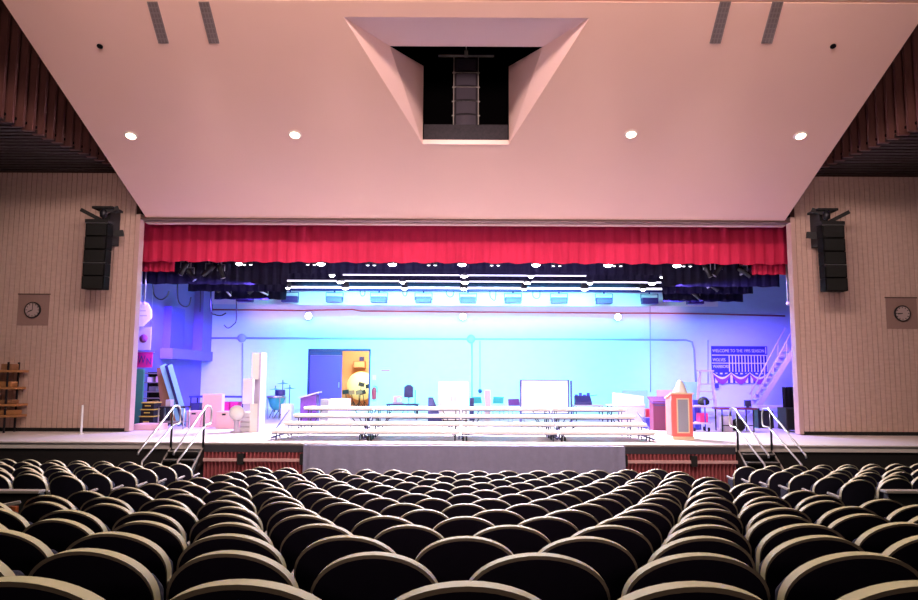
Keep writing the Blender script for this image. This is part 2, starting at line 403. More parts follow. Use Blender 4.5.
# side arrays
for s, side, c0, top, bot in ((-1, 'left', 101.5, 225, 290), (1, 'right', 828.5, 227, 292)):
    yq = YW - .75; tp, bt = U(c0, top, yq), U(c0, bot, yq); cx = tp.x
    t = thing('line_array', 'black line array hanging on the %s ribbed wall beside the stage opening' % side, 'loudspeaker', (cx, yq, bt.z), 'line arrays beside the stage')
    hh = (tp.z - bt.z) / 5; hw = 11.2 * yq / F
    for i in range(5):
        z1 = tp.z - i * hh; z0 = z1 - hh + .006; ox = s * .01 * i ; oy = .01 * i
        sp = MB().box(cx + ox - hw, cx + ox + hw, yq + oy - .25, yq + oy + .06, z0, z1).build('speaker_box', M['cabinet'], t, .012)
        MB().box(cx + ox - hw + .04, cx + ox + hw - .04, yq + oy - .27, yq + oy - .25, z0 + .02, z1 - .02).build('grille', M['grille'], sp)
        if i in (0, 3):
            MB().box(cx + ox - hw, cx + ox + hw, yq + oy - .275, yq + oy - .25, z1 - .012, z1 + .008).build('steel_edge', M['steel'], sp)
    MB().box(cx - hw - .02, cx + hw + .02, yq - .26, yq + .06, tp.z + .01, tp.z + .11).build('fly_frame', M['black'], t, .01)
    d = -s
    px_ = cx + d * .04
    br = MB().box(px_ - .09, px_ + .09, yq + .2, YW - .002, tp.z - .45, tp.z + .5)
    br.box(px_ - .28, px_ + .28, yq - .1, yq + .5, tp.z + .44, tp.z + .5)
    br.beam((px_ + d * .05, yq, tp.z + .36), (px_ + d * .35, yq + .1, tp.z + .5), .1, .1)
    br.beam((px_, yq + .1, tp.z + .1), (px_ - d * .62, yq, tp.z + .42), .07, .1)
    br.beam((px_ + d * .02, yq + .2, tp.z - .22), (px_ + d * .42, yq + .3, tp.z - .16), .12, .16)
    br.build('wall_bracket', M['black'], t)
    hook = MB().lathe((cx + d * .08, yq - .08, tp.z + .111), [(.03, 0), (.03, .06), (.09, .1), (.1, .22), (.05, .3), (.02, .34)], 12)
    hook.build('hoist', M['post'], t)
    solo('wall_wire', MB().rod((px_ + d * .02, YW - .02, tp.z + .52), (px_ + d * .02, YW - .02, zt - .05), .012, 6), M['jamb'], 'thin pale wire running up the %s ribbed wall above the line array' % side, 'wire')

# clocks
for cx_, cy0, side, mins in ((33, 310, 'left', 60), (902, 313.5, 'right', 45)):
    c = U(cx_, cy0, YW - .02); hs = 15.5 * YW / F
    t = thing('wall_clock', 'round wall clock on a square recessed plate, %s ribbed wall' % side, 'clock', (c.x, c.y, c.z - hs), 'wall clocks')
    MB().box(c.x - hs, c.x + hs, YW - .012, YW + .04, c.z - hs, c.z + hs).build('back_plate', M['clockplate'], t)
    fr_ = MB().box(c.x - hs - .02, c.x + hs + .02, YW - .022, YW + .02, c.z + hs, c.z + hs + .03); fr_.build('shadow_trim', M['groove'], t)
    r = .2
    MB().lathe((c.x, YW - .013, c.z), [(r + .022, 0), (r + .022, -.05), (r, -.06), (r, -.04), (r, 0)], 28, 'Y').build('case_ring', M['black'], t)
    MB().lathe((c.x, YW - .013, c.z), [(r, -.001), (r, -.035), (.0001, -.035)], 28, 'Y', False).build('dial', M['clockface'], t)
    tk = MB()
    for k_ in range(12):
        a = k_ * PI / 6
        tk.beam((c.x + math.sin(a) * r * .74, YW - .05, c.z + math.cos(a) * r * .74), (c.x + math.sin(a) * r * .93, YW - .05, c.z + math.cos(a) * r * .93), .018, .004, (0, 1, 0))
    tk.build('hour_marks', M['black'], t)
    hd = MB()
    for a, L, w_ in ((2 * PI * mins / 60, .165, .014), (2 * PI * (.685 if side == 'left' else .73), .13, .024)):
        hd.beam((c.x, YW - .055, c.z), (c.x + math.sin(a) * L, YW - .055, c.z + math.cos(a) * L), w_, .004, (0, 1, 0))
    hd.build('hands', M['black'], t)

# ================================================================== STAGE FRONT
zf = U(465, 453, YF).z
def fx(px): return U(px, 455, YF).x
struct('trim_1', MB().box(fx(203), fx(735), YF - .04, YF + .06, zf, -.06), M['fascia'])
struct('trim_stage_nosing', MB().box(-16, 16, YF - .05, YF, -.03, .0), M['stage'])
for xa, xb, side in ((203, 306, 'left'), (621, 736, 'right')):
    t = thing('pleated_pit_curtain', 'maroon pleated curtain below the stage edge, %s of the grey skirt' % side, 'curtain', ((fx(xa) + fx(xb)) / 2, YF, floor_z(0, YF)), 'maroon pit curtains')
    m_ = MB(); n = int((fx(xb) - fx(xa)) / .088) * 4; vs = []
    for i in range(n + 1):
        x = fx(xa) + (fx(xb) - fx(xa)) * i / n; ph = (i % 4)
        y = YF + (.055, .055, -.04, -.04)[ph]
        vs += [(x, y, floor_z(0, YF) + .02), (x, y, zf)]
    m_.add(vs, [(2 * i, 2 * i + 2, 2 * i + 3, 2 * i + 1) for i in range(n)])
    m_.build('pleats', M['maroon'], t)
    zr = U(465, 461, YF - .1).z
    MB().box(fx(xa), fx(xb), YF - .12, YF - .07, zr - .035, zr + .035).build('rail', M['rail'], t, .008)
    for q_ in (.38, .98) if side == 'left' else (.02, .62): cl = MB().box(fx(xa) + (fx(xb) - fx(xa)) * q_ - .07, fx(xa) + (fx(xb) - fx(xa)) * q_ + .07, YF - .15, YF - .001, zr - .1, zr + .14); cl.build('rail_clamp', M['black'], t)
# grey skirt
m_ = MB(); n = 160; xs, xe_ = fx(305), fx(623); rows = 8
def skirt(u, w):
    x = xs + (xe_ - xs) * u; z = -.035 + (floor_z(0, YF) + .04) * w
    y = YF - .2 - .03 * w + .012 * math.sin(u * 61) * (.3 + w) + .01 * math.sin(u * 143 + 1) + (.03 * math.sin(u * 200) if u > .94 or u < .03 else 0) * (1 - w * .4)
    return (x, y, z)
m_.add([skirt(i / n, j / rows) for j in range(rows + 1) for i in range(n + 1)], [(j * (n + 1) + i, j * (n + 1) + i + 1, (j + 1) * (n + 1) + i + 1, (j + 1) * (n + 1) + i) for j in range(rows) for i in range(n)], True)
m_.add([(xs, YF - .055, -.034), (xe_, YF - .055, -.034), (xe_, YF - .2, -.035), (xs, YF - .2, -.035)], [(0, 1, 2, 3)])
sk = solo('stage_skirt', m_, M['skirt'], 'wide grey cloth skirt hung over the middle of the stage front', 'stage skirt')

# stairs and handrails
for s, side, xl, xr in ((-1, 'left', 172.5, 204.5), (1, 'right', 736.5, 770)):
    X0, X1 = U(xl, 441, YF).x, U(xr, 441, YF).x
    zfl = floor_z((X0 + X1) / 2, 15.2)
    t = thing('stage_stairs', 'black stage steps with pale edges at the %s end of the stage' % side, 'stairs', ((X0 + X1) / 2, YF, zfl), 'stage stairs')
    nst = 6; rise = (-zfl) / (nst + 1); run = .25
    for i in range(nst):
        z1 = -rise * (i + 1) - .02; y1 = YF - .06 - run * i
        st = MB().box(X0 + .02, X1 - .02, y1 - run, y1, z1 - .05, z1).build('tread', M['black'], t)
        MB().box(X0 + .03, X1 - .03, y1 - run - .01, y1 - run, z1 - .014, z1 + .003).build('nosing', M['arm'], st)
    for x in (X0, X1):
        sg = MB(); yb = YF - .06 - run * nst
        sg.prismx([(YF - .07, -rise + .02), (yb, -rise * (nst + .8)), (yb, zfl + .005), (yb + .16, zfl + .005), (YF - .07, -rise - .28)], x - .025, x + .025)
        so_ = sg.build('stringer', M['black'], t)
        MB().beam((x, YF - .1, -rise + .035), (x, yb, -rise * (nst + .8) + .015), .032, .012).build('stringer_edge', M['arm'], so_)
    for x, nm2, loop in ((X0, 'outer' if s < 0 else 'inner', s > 0), (X1, 'inner' if s < 0 else 'outer', s < 0)):
        r = thing('handrail', 'steel handrail at the %s stage steps, %s of its two rails' % (side, nm2), 'handrail', (x, YF - .5, -.02), 'stage step handrails')
        zt_ = U(465, 408, YF).z; yend = YF - 1.75; zend = U(465, 453.5, yend).z
        up_ = [(x, yend - .02, zend - .06), (x, yend, zend), (x, YF - .12, zt_ - .06), (x, YF - .02, zt_), (x, YF + .1, zt_ + .02), (x, YF + .32, zt_), (x, YF + .4, zt_ - .1)]
        z2 = U(465, 426, YF).z; yl = YF - 1.55; zl = U(465, 463, yl).z
        up_ += [(x, YF + .4, z2 + .06), (x, YF + .33, z2), (x, YF + .02, z2)]
        MB().tube(up_, .022).build('top_rail', M['rail_metal'], r)
        MB().tube([(x, yl - .1, zl - .5), (x, yl, zl), (x, YF - .04, z2 - .03), (x, YF + .02, z2)], .022).build('lower_rail', M['rail_metal'], r)
        MB().rod((x, YF - .08, zt_ - .04), (x, YF - .08, -.5), .026).build('post', M['post'], r)
        MB().rod((x, yl - .1, zl - .5), (x, yl - .1, floor_z(x, yl - .1)), .022).build('post', M['post'], r)

# small items on the aprons
c = G(81, 434, 0)
solo('white_post', MB().lathe(c, [(.06, 0), (.06, .02), (.028, .03), (.026, U(81, 405, c.y).z)], 10), M['white'], 'thin white upright tube standing before the left ribbed wall', 'post')
yq = YW - .55
t = thing('wooden_rack', 'wooden shelf rack at the far left edge against the ribbed wall', 'rack', (U(4, 430, yq).x, yq, 0))
for x in (U(-16, 400, yq).x, U(6, 400, yq).x):
    for y in (yq, yq + .45): MB().box(x - .02, x + .02, y - .02, y + .02, 0, U(4, 362, yq).z).build('upright', M['post'], t)
for py, xr, tl in ((371, 18, .0), (388, 15, .04), (405, 17, 0), (416, 16, .05)):
    a = U(-18, py, yq); b = U(xr, py, yq)
    MB().box(a.x, b.x, yq - .03, yq + .48, a.z - .03, a.z + .03).build('shelf', M['tan'], t)
for px, py, w_, h_, mm in ((5, 367, .3, .16, 'brown'), (3, 383, .34, .14, 'tan'), (4, 400, .36, .1, 'brown'), (6, 411, .4, .12, 'tan')):
    a = U(px, {367: 371, 383: 388, 400: 405, 411: 416}[py], yq)
    bb = MB().box(a.x - w_ / 2, a.x + w_ / 2, yq + .05, yq + .35, a.z + .031, a.z + .031 + h_)
    solo('wooden_crate', bb, M[mm], {367: 'small brown wooden crate on the top shelf of the rack', 383: 'tan wooden crate on the second shelf of the wooden rack',
         400: 'low brown crate on the third shelf of the wooden rack', 411: 'tan wooden crate on the bottom shelf of the wooden rack'}[py], 'crate', 'crates on the wooden rack', .01)

# ================================================================== CURTAINS
def cloth(x0, x1, y, zfun, ztop, pleat, amp, rows=1, hem=.012, seed=0):
    rnd = random.Random(seed); n = int((x1 - x0) / (pleat / 6)); m = MB(); vs = []
    ph = [rnd.uniform(-.5, .5) for _ in range(n + 2)]
    zz = [0, 1] if rows == 1 else [j / rows for j in range(rows + 1)]
    for w in zz:
        for i in range(n + 1):
            x = x0 + (x1 - x0) * i / n
            a = 2 * PI * x / pleat + .5 * math.sin(x * 1.7 + seed)
            yy = y + amp * math.sin(a) * (.65 + .35 * (1 - w)) + amp * .5 * math.sin(a * 2.3 + 1)
            zb_ = zfun(x) + hem * math.sin(a * .5 + seed)
            vs.append((x, yy, ztop + (zb_ - ztop) * w))
    m.add(vs, [(j * (n + 1) + i, j * (n + 1) + i + 1, (j + 1) * (n + 1) + i + 1, (j + 1) * (n + 1) + i) for j in range(len(zz) - 1) for i in range(n)], True)
    return m
yv = YW + 1.15
zv = U(465, 263, yv).z
v_ = cloth(-9.6, 9.6, yv, lambda x: zv, zb + .5, .34, .035, 4, .02, 3)
solo('valance', v_, M['red'], 'wide red velvet valance across the top of the stage opening', 'curtain')
yr = YW + 1.55; zr = U(465, 273, yr).z
for s, side in ((-1, 'left'), (1, 'right')):
    xi = U(174, 270, yr).x if s < 0 else U(752, 270, yr).x
    a, b = sorted((xi, s * 10.2))
    solo('red_curtain', cloth(a, b, yr, lambda x: zr, zb + .5, .16, .03, 3, .01, 5), M['red'], 'short red side curtain under the %s end of the valance' % side, 'curtain', 'short red side curtains')
borders = [(22.6, 285.5, 274, 142, 780, 287, 662, 'frontmost'), (24.2, 292.5, 280, 188, 753, 287, 662, 'middle'), (27.0, 300.5, 287, 214, 743, 287, 662, 'rearmost')]
for i, (y, pl, pc, xa, xb, ia, ib, nm) in enumerate(borders):
    zl, zc = U(465, pl, y).z, U(465, pc, y).z
    x0, x1, i0, i1 = U(xa, pl, y).x, U(xb, pl, y).x, U(ia, pc, y).x, U(ib, pc, y).x
    zf_ = lambda x, zl=zl, zc=zc, i0=i0, i1=i1: zc if i0 < x < i1 else zl
    solo('border_curtain', cloth(x0, x1, y, zf_, 8.59, .3, .03, 3, .012, i), M['drape'], 'black border curtain over the stage, %s of three, longer at its ends' % nm, 'curtain', 'black border curtains')

# ================================================================== STAGE HOUSE
XL = U(200, 400, YB).x
door_l, door_m, door_r, door_t = U(307.5, 400, YB).x, U(341, 400, YB).x, U(369.5, 400, YB).x, U(340, 350, YB).z
w = MB().box(-16, door_l, YB, YB + .3, 0, 8).box(door_r, 16, YB, YB + .3, 0, 8).box(door_l, door_r, YB, YB + .3, door_t, 8)
struct('wall_back', w, M['wall'])
struct('ceiling_stage', MB().box(-16, 16, YW + .3, YB + .4, 8.6, 8.8), M['recess'])
struct('wall_proscenium_head', MB().box(-16, 16, YW + .55, YW + .65, zb + .2, 8.7), M['recess'])
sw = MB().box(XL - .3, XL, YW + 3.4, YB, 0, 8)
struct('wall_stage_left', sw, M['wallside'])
# raised beam, pier and duct against the left stage wall
def lw(px, py):   # point on the left stage wall
    x, y, z = ray(px, py); t = (XL + .02) / x
    return Vector((XL, y * t, E + z * t))
y0, y1 = lw(152, 350).y, YB
zb0, zb1 = lw(175, 357).z, lw(175, 347).z
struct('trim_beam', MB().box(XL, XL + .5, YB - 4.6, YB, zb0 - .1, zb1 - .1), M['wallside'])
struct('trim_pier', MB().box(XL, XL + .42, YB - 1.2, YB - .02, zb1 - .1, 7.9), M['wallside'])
struct('trim_duct', MB().box(XL, XL + .3, YB - 4.4, YB - 3.0, zb1 - .1, U(158, 308, YB - 3.6).z), mat('blue_duct', S(92, 86, 170), .6))
# flown white cyc
yc = 30.2; zc = U(465, 305.5, yc).z
solo('cyclorama', cloth(U(212, 300, yc).x, U(718, 300, yc).x, yc, lambda x: zc, 8.59, 2.5, .01, 2, 0, 1), M['cyc'], 'white cyclorama cloth flown high across the back of the stage', 'backdrop cloth')
# wall pipes
yb_ = YB - .03
def wpt(px, py): return U(px, py, yb_)
def pipe(pts, r, label, cat='pipe', m='conduit'):
    return solo('wall_conduit', MB().tube([wpt(*p) for p in pts], r, 8), M[m], label, cat)
t = thing('wall_conduit', 'long horizontal conduit with round junction boxes across the back wall', 'pipe', wpt(450, 340))
MB().tube([wpt(200, 338), wpt(330, 338.5), wpt(470, 339), wpt(610, 339.5), wpt(686, 340), wpt(692, 342), wpt(694, 350), wpt(696, 384)], .045).build('pipe_run', M['conduit'], t)
for px, py in ((242, 338), (471, 339)):
    c = wpt(px, py); MB().lathe((c.x, c.y, c.z), [(.2, .02), (.2, -.06), (.16, -.1), (.0001, -.1)], 16, 'Y').build('junction_box', M['conduit'], t)
pipe([(242.5, 343), (242.5, 404)], .035, 'vertical conduit dropping from the junction box beside the white tower')
pipe([(472, 343), (472, 398)], .03, 'vertical conduit dropping from the middle junction box on the back wall')
pipe([(480, 341), (480, 390)], .018, 'thin vertical wire on the back wall beside the middle conduit', 'wire')
pipe([(203, 312), (202, 340), (200.5, 372)], .05, 'vertical pipe in the left rear corner of the stage')
pipe([(650, 292), (650.5, 392)], .02, 'thin vertical wire on the back wall above the burgundy box', 'wire')
pipe([(205, 309.5), (300, 310.5), (352, 309.5), (361, 311), (465, 312), (620, 313), (690, 313.5), (785, 316)], .035, 'thin reddish cable run high along the back wall', 'cable', 'maroon')
pipe([(708, 340), (708, 384)], .02, 'thin vertical conduit on the back wall beside the scoreboard')
# flood lamps on the wall
for px, py, nm in ((308.5, 316, 'left'), (463, 316.5, 'middle'), (618, 317, 'right')):
    c = U(px, py, YB - .35)
    t = thing('floodlight', 'glaring round floodlight high on the back wall, %s of three' % nm, 'floodlight', c, 'floodlights on the back wall')
    MB().lathe(c, [(.1, .32), (.12, .12), (.17, 0), (.17, -.03), (.155, -.03), (.15, -.01)], 18, 'Y').build('housing', M['post'], t)
    MB().lathe(c, [(.15, -.012), (.13, -.03), (.0001, -.05)], 18, 'Y').build('lens', M['flood'], t)
# door
d = thing('stage_door', 'blue painted closed leaf of the double doorway in the back wall', 'door', (door_l, YB, 0))
MB().box(door_l + .06, door_m, YB + .06, YB + .12, .01, door_t - .25).build('door_leaf', M['doorviolet'], d, .01)
MB().box(door_l + .06, door_m, YB + .05, YB + .13, door_t - .24, door_t - .05).build('top_rail', M['navy'], d)
MB().box(door_m - .14, door_m - .1, YB + .0, YB + .06, 1.0, 1.25).build('handle', M['steel'], d)
fr_ = MB().box(door_l - .02, door_l + .05, YB - .03, YB + .3, 0, door_t + .05).box(door_r - .05, door_r + .02, YB - .03, YB + .3, 0, door_t + .05).box(door_l, door_r, YB - .03, YB + .3, door_t - .04, door_t + .05)
struct('trim_door', fr_, M['navy'])
rm = MB().box(door_l - 2, door_r + 1, 38, 38.1, 0, 4).box(door_l - 2, door_r + 1, YB + .3, 38, 3.9, 4)
rm.box(door_l - 2.1, door_l - 2, YB + .3, 38, 0, 4).box(door_r + 1, door_r + 1.1, YB + .3, 38, 0, 4)
struct('wall_side_room', rm, M['orange'])
struct('floor_side_room', MB().box(door_l - 2, door_r + 1, YB + .4, 38, -.1, 0), M['tan'])
a = U(353.5, 361, 37.6); b = U(365, 368, 37.6)
t = thing('wall_cabinet', 'tan box cabinet on the orange wall seen through the doorway', 'cabinet', (a.x, 37.6, b.z))
MB().box(a.x, b.x, 37.6, 38, b.z, a.z).build('body', M['tan'], t, .01); MB().box(a.x + .04, b.x - .04, 37.57, 37.6, b.z + .04, a.z - .04).build('cabinet_door', M['orange'], t)
MB().box(a.x + .3, b.x - .1, 37.65, 37.95, a.z + .001, a.z + .22).build('top_box', M['navy'], t)
c = U(361, 386, 37.2)
solo('yellow_disc', MB().lathe((c.x, c.y, c.z), [(.0001, -.12), (.4, -.1), (.72, 0), (.74, .03), (.0001, .04)], 28, 'Y'), M['yellowdisc'], 'large pale yellow round drum head leaning in the orange side room', 'drum')
rnd = random.Random(4)
for k_ in range(7):
    x = door_m + .14 + k_ * .18; y = 34.5 + (k_ % 3) * .7
    t = thing('music_stand', 'dark music stand crowded in the side room, %s from the blue door leaf' % ORD[k_ + 1], 'music stand', (x, y, 0), 'music stands in the side room')
    hh = .7 + rnd.uniform(-.1, .4); lean = rnd.uniform(-.12, .12)
    MB().rod((x, y, .1), (x + lean, y, hh), .018, 6).build('post', M['post'], t)
    for a in (0, 2.1, 4.2): MB().rod((x, y, .3), (x + .22 * math.cos(a + k_), y + .22 * math.sin(a + k_), .01), .014, 6).build('leg', M['post'], t)
    dk = MB().box(x + lean - .15, x + lean + .15, y - .02, y, hh - .04, hh + .16); dk.turn(rnd.uniform(-.5, .5), (x + lean, y, hh), 'Y'); dk.turn(-.3, (x + lean, y, hh), 'X'); dk.build('desk', M['brown'] if k_ % 2 else M['black'], t)
# extinguisher + signs
c = U(374, 399, YB - .12)
t = thing('fire_extinguisher', 'red fire extinguisher on the back wall right of the doorway', 'fire extinguisher', c)
MB().lathe(c, [(.09, 0), (.1, .02), (.1, .42), (.07, .5), (.03, .53)], 14).build('cylinder', M['redext'], t)
MB().lathe(c + Vector((0, 0, .53)), [(.03, 0), (.04, .05), (.02, .1)], 10).build('valve', M['steel'], t)
MB().tube([c + Vector((.03, -.02, .58)), c + Vector((.13, -.02, .55)), c + Vector((.14, -.04, .3))], .015).build('hose', M['black'], t)
solo('wall_sign', pbox(372.5, 375, 376, 380, YB - .02, .018), M['pinkbox'], 'small pale sign above the fire extinguisher', 'sign')
solo('wall_sign', pbox(381, 369.5, 390, 371, YB - .02, .018), M['redext'], 'narrow red strip sign on the back wall', 'sign')

# ================================================================== OVERHEAD LIGHTING
rowsL = [(21.5, 263.5, [(239, 'dim'), (321, 1), (392.5, 1), (462, 1), (536, 1), (608, 1), (677, 1)], 'row nearest the valance'),
         (23.1, 275, [(268, 1), (332, 's'), (464, 1), (531, 's'), (664, 1)], 'second row'), (24.6, 281.5, [(279.5, 1), (340.5, 1), (402.5, 's'), (465, 1), (527.5, 1), (590, 's'), (652, 1)], 'third row'),
         (25.75, 287.8, [(288, 's'), (345.5, 1), (404.5, 's'), (464, 1), (524, 's'), (584.5, 1), (643, 's')], 'rear row')]
for y, py, xs_, nm in rowsL:
    for i, (px, kd) in enumerate(xs_):
        c = U(px, py + (px - 465) * ROLL, y); r = .105 if kd == 1 else .075
        t = thing('stage_downlight', 'bright stage downlight, %s, %s from the left' % (nm, ORD[i + 1]), 'stage light', c, 'stage downlights')
        MB().lathe(c, [(r + .035, -.03), (r + .04, .08), (r + .02, .22), (.04, .3), (.02, .44)], 14).build('housing', M['black'], t)
        MB().lathe(c, [(r + .02, -.032), (r * .8, -.075), (.0001, -.095)], 14).build('lens', M['lamp'], t)
for i, (px, py) in enumerate(((247.5, 264.5), (311, 264.5), (371, 265), (432, 265), (495, 265.2), (556.5, 265.7), (617.5, 265.8), (687, 266))):
    c = U(px, py, 21.7)
    t = thing('twin_spotlight', 'pair of small spotlight heads by the front lighting row, %s pair from the left' % ORD[i + 1], 'stage light', c, 'twin spotlight heads')
    MB().box(c.x - .14, c.x + .14, c.y - .02, c.y + .02, c.z + .08, c.z + .12).rod((c.x, c.y, c.z + .1), (c.x, c.y, c.z + .5), .015, 6).build('bracket', M['black'], t)
    for dx in (-.1, .1):
        h_ = MB().lathe((c.x + dx, c.y, c.z), [(.04, .12), (.06, .06), (.06, -.01)], 10).build('lamp_head', M['black'], t)
        MB().lathe((c.x + dx, c.y, c.z), [(.05, -.012), (.0001, -.03)], 10).build('lens', M['lampdim'], h_)
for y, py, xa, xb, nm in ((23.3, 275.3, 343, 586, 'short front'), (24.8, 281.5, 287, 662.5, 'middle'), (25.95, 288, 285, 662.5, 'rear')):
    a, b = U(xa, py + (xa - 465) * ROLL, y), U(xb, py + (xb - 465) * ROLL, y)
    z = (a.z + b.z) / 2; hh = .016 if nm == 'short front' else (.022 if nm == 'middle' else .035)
    t = thing('glow_pipe', '%s white pipe with painted-on glow stretching across the stage above the risers' % nm, 'light batten', ((a.x + b.x) / 2, y, z), 'white pipes with painted-on glow')
    MB().box(a.x, b.x, y - .03, y + .03, z - hh, z + hh).build('tube', M['strip'], t)  # plain pipe made to glow, standing in for light falling on it
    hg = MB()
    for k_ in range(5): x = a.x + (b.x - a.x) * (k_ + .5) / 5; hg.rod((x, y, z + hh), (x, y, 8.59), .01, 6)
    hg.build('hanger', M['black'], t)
yp = 29.3
pa, pb = U(200, 290.3, yp), U(745, 290.3, yp); zp = (pa.z + pb.z) / 2
lp = MB().rod((pa.x, yp, zp), (pb.x, yp, zp), .05, 8)
for k_ in range(5): x = pa.x + (pb.x - pa.x) * (k_ + .5) / 5; lp.rod((x, yp, zp), (x, yp, 8.59), .008, 5)
solo('lighting_pipe', lp, M['navy'], 'dark horizontal lighting pipe carrying the row of blue cyc lights', 'pipe')
for i, px in enumerate((245, 290, 334.5, 379, 423.5, 468, 513, 559, 604, 649.5, 695)):
    c = U(px, 300 + (px - 465) * ROLL, yp)
    t = thing('cyc_light', 'boxy blue cyc light hanging under the rear pipe, %s from the left' % ORD[i + 1], 'stage light', (c.x, yp, c.z - .12), 'blue cyc lights')
    MB().box(c.x - .33, c.x + .33, yp - .16, yp + .14, c.z - .13, c.z + .12).build('case', M['bluecase'], t, .02)
    MB().box(c.x - .32, c.x + .32, yp - .17, yp - .155, c.z - .015, c.z + .0).build('seam', M['navy'], t)
    MB().beam((c.x - .35, yp, c.z - .02), (c.x - .35, yp, c.z + .28), .025, .03).beam((c.x + .35, yp, c.z - .02), (c.x + .35, yp, c.z + .28), .025, .03).beam((c.x - .36, yp, c.z + .28), (c.x + .36, yp, c.z + .28), .03, .025).build('yoke', M['navy'], t)
    MB().rod((c.x, yp, c.z + .28), (c.x, yp, zp + .06), .03, 8).build('clamp', M['navy'], t)
# cable loops
def loop(pts, Y, label, r=.022):
    P_ = [U(px, py, Y) for px, py in pts]; out = []
    for i in range(len(P_) - 1):
        p0, p1, p2, p3 = P_[max(i - 1, 0)], P_[i], P_[i + 1], P_[min(i + 2, len(P_) - 1)]
        for k in range(6):
            u = k / 6; out.append(.5 * ((2 * p1) + (p2 - p0) * u + (2 * p0 - 5 * p1 + 4 * p2 - p3) * u * u + (3 * p1 - p0 - 3 * p2 + p3) * u ** 3))
    out.append(P_[-1])
    solo('cable_loop', MB().tube(out, r, 6), M['cable'], label, 'cable', 'hanging cable loops')
loop([(153, 272), (153.5, 292), (157, 298), (162, 299.5), (167, 296), (169, 291)], 23.2, 'dark cable loop hanging high at the left, nearest the side curtain')
loop([(178, 270), (177.5, 292), (179, 302), (184, 306.5), (189, 305), (191, 297)], 23.6, 'second dark cable loop from the left, hanging under the black border')
loop([(200, 275), (200.5, 292), (200, 312)], 24.6, 'straight hanging cable over the left stage corner', .014)
loop([(211, 280), (211, 310), (215, 314.5), (221, 315.5), (226, 313)], 26.8, 'shallow cable loop hanging near the end of the white cloth')
loop([(236, 288), (236.5, 318), (233, 325), (228, 328), (224, 325)], 28.2, 'long cable loop dropping lowest before the back wall')
loop([(360, 290.3), (360.5, 294), (362, 296), (364.5, 295), (365, 290.5)], 29.3, 'small cable loop on the rear pipe right of the third blue light', .015)
loop([(403, 290.3), (403, 294), (404.5, 296), (406.5, 295), (407, 290.5)], 29.3, 'small cable loop on the rear pipe right of the fourth blue light', .015)
loop([(446, 290.3), (447, 295), (450, 297), (453, 295.5), (454, 290.5)], 29.3, 'small cable loop on the rear pipe right of the fifth blue light', .015)
loop([(490, 290.3), (490, 296), (492, 299), (495, 300), (496, 290.5)], 29.3, 'small cable loop on the rear pipe right of the sixth blue light', .015)
loop([(533, 290.3), (533, 296), (536, 298.5), (539.5, 297), (540, 290.5)], 29.3, 'small cable loop on the rear pipe right of the seventh blue light', .015)
# spotlights in the wings
spots = [(184, 268, 22.2, .3, 'left, outermost of the upper ones'), (190.5, 274, 22.3, -.4, 'left, just below the outermost one'), (209, 270, 22.3, .5, 'left, inner of the upper ones'), (221, 271, 22.2, -.2, 'left, innermost of the upper ones'),
         (223, 288, 25.2, .7, 'left, on the lower slanting bar'), (243, 285, 25.4, .6, 'left, beside the slanting bar'), (254, 289, 25.6, .6, 'left, innermost and lowest'),
         (707, 270, 22.2, -.3, 'right, innermost of the upper ones'), (718.5, 269.5, 22.3, .4, 'right, second of the upper ones'), (744, 272, 22.3, -.6, 'right, outermost of the upper ones'),
         (712, 286, 24.0, -.6, 'right, on the lower slanting bar'), (686, 285, 25.4, -.5, 'right, beside the rear border'), (697, 296, 26.8, -.5, 'right, lowest one near the white cloth')]
for px, py, y, an, lab in spots:
    c = U(px, py, y)
    t = thing('ellipsoidal_spotlight', 'black spotlight with silver clamp over the stage ' + lab, 'stage light', c, 'spotlights over the wings')
    bd = MB().lathe(c, [(.0001, .22), (.08, .2), (.09, .05), (.07, 0), (.075, -.22), (.085, -.24)], 12); bd.turn(an * 1.6, c, 'Y'); bd.build('barrel', M['black'], t)
    ln = MB().lathe(c, [(.08, -.241), (.0001, -.26)], 12); ln.turn(an * 1.6, c, 'Y'); ln.build('lens', M['steel'], t)
    yk = MB().tube([c + Vector((-.11, 0, 0)), c + Vector((-.11, 0, .2)), c + Vector((.11, 0, .2)), c + Vector((.11, 0, 0))], .016, 6); yk.build('yoke', M['steel'], t)
    MB().rod(c + Vector((0, 0, .2)), c + Vector((0, 0, .36)), .025, 6).build('clamp', M['steel'], t)
for pts, y, lab in (((( 219, 283), (231, 296)), 25.1, 'left, rising beside the black border'), (((239, 281), (268, 295)), 25.3, 'left, nearest the battens'), (((707, 288), (724, 277)), 24.0, 'right, below the black border'),
                    (((740, 275), (752, 267)), 22.4, 'right, behind the red side curtain'), (((680, 291), (690, 283)), 25.5, 'right, nearest the battens')):
    a, b = U(*pts[0], y), U(*pts[1], y)
    lb = MB().rod(a, b, .03, 8)
    for q_ in (a, b): lb.rod(q_, (q_.x, q_.y, 8.59), .006, 5)
    solo('lighting_bar', lb, M['steel'], 'slanting steel lighting bar over the stage ' + lab, 'lighting bar', 'slanting lighting bars')
# tall tubes behind the right jamb and left jamb
for px, lab, y in ((141, 'left, outer', 21.8), (145.5, 'left, inner', 21.8), (787, 'right, inner', 21.2), (790, 'right, outer', 21.2)):
    a, b = U(px, 262, y), U(px - (1 if px < 400 else -1), 303, y)
    t = thing('hanging_tube', 'thin pale tube hanging behind the stage opening edge, ' + lab, 'tube', b, 'hanging tubes')
    MB().rod((b.x, y, b.z), (b.x, y, a.z), .03, 8).build('rod', M['steel'], t)
    MB().lathe((b.x, y, b.z), [(.0001, -.07), (.05, -.05), (.055, 0), (.03, .04)], 10).build('weight', M['cream'], t)

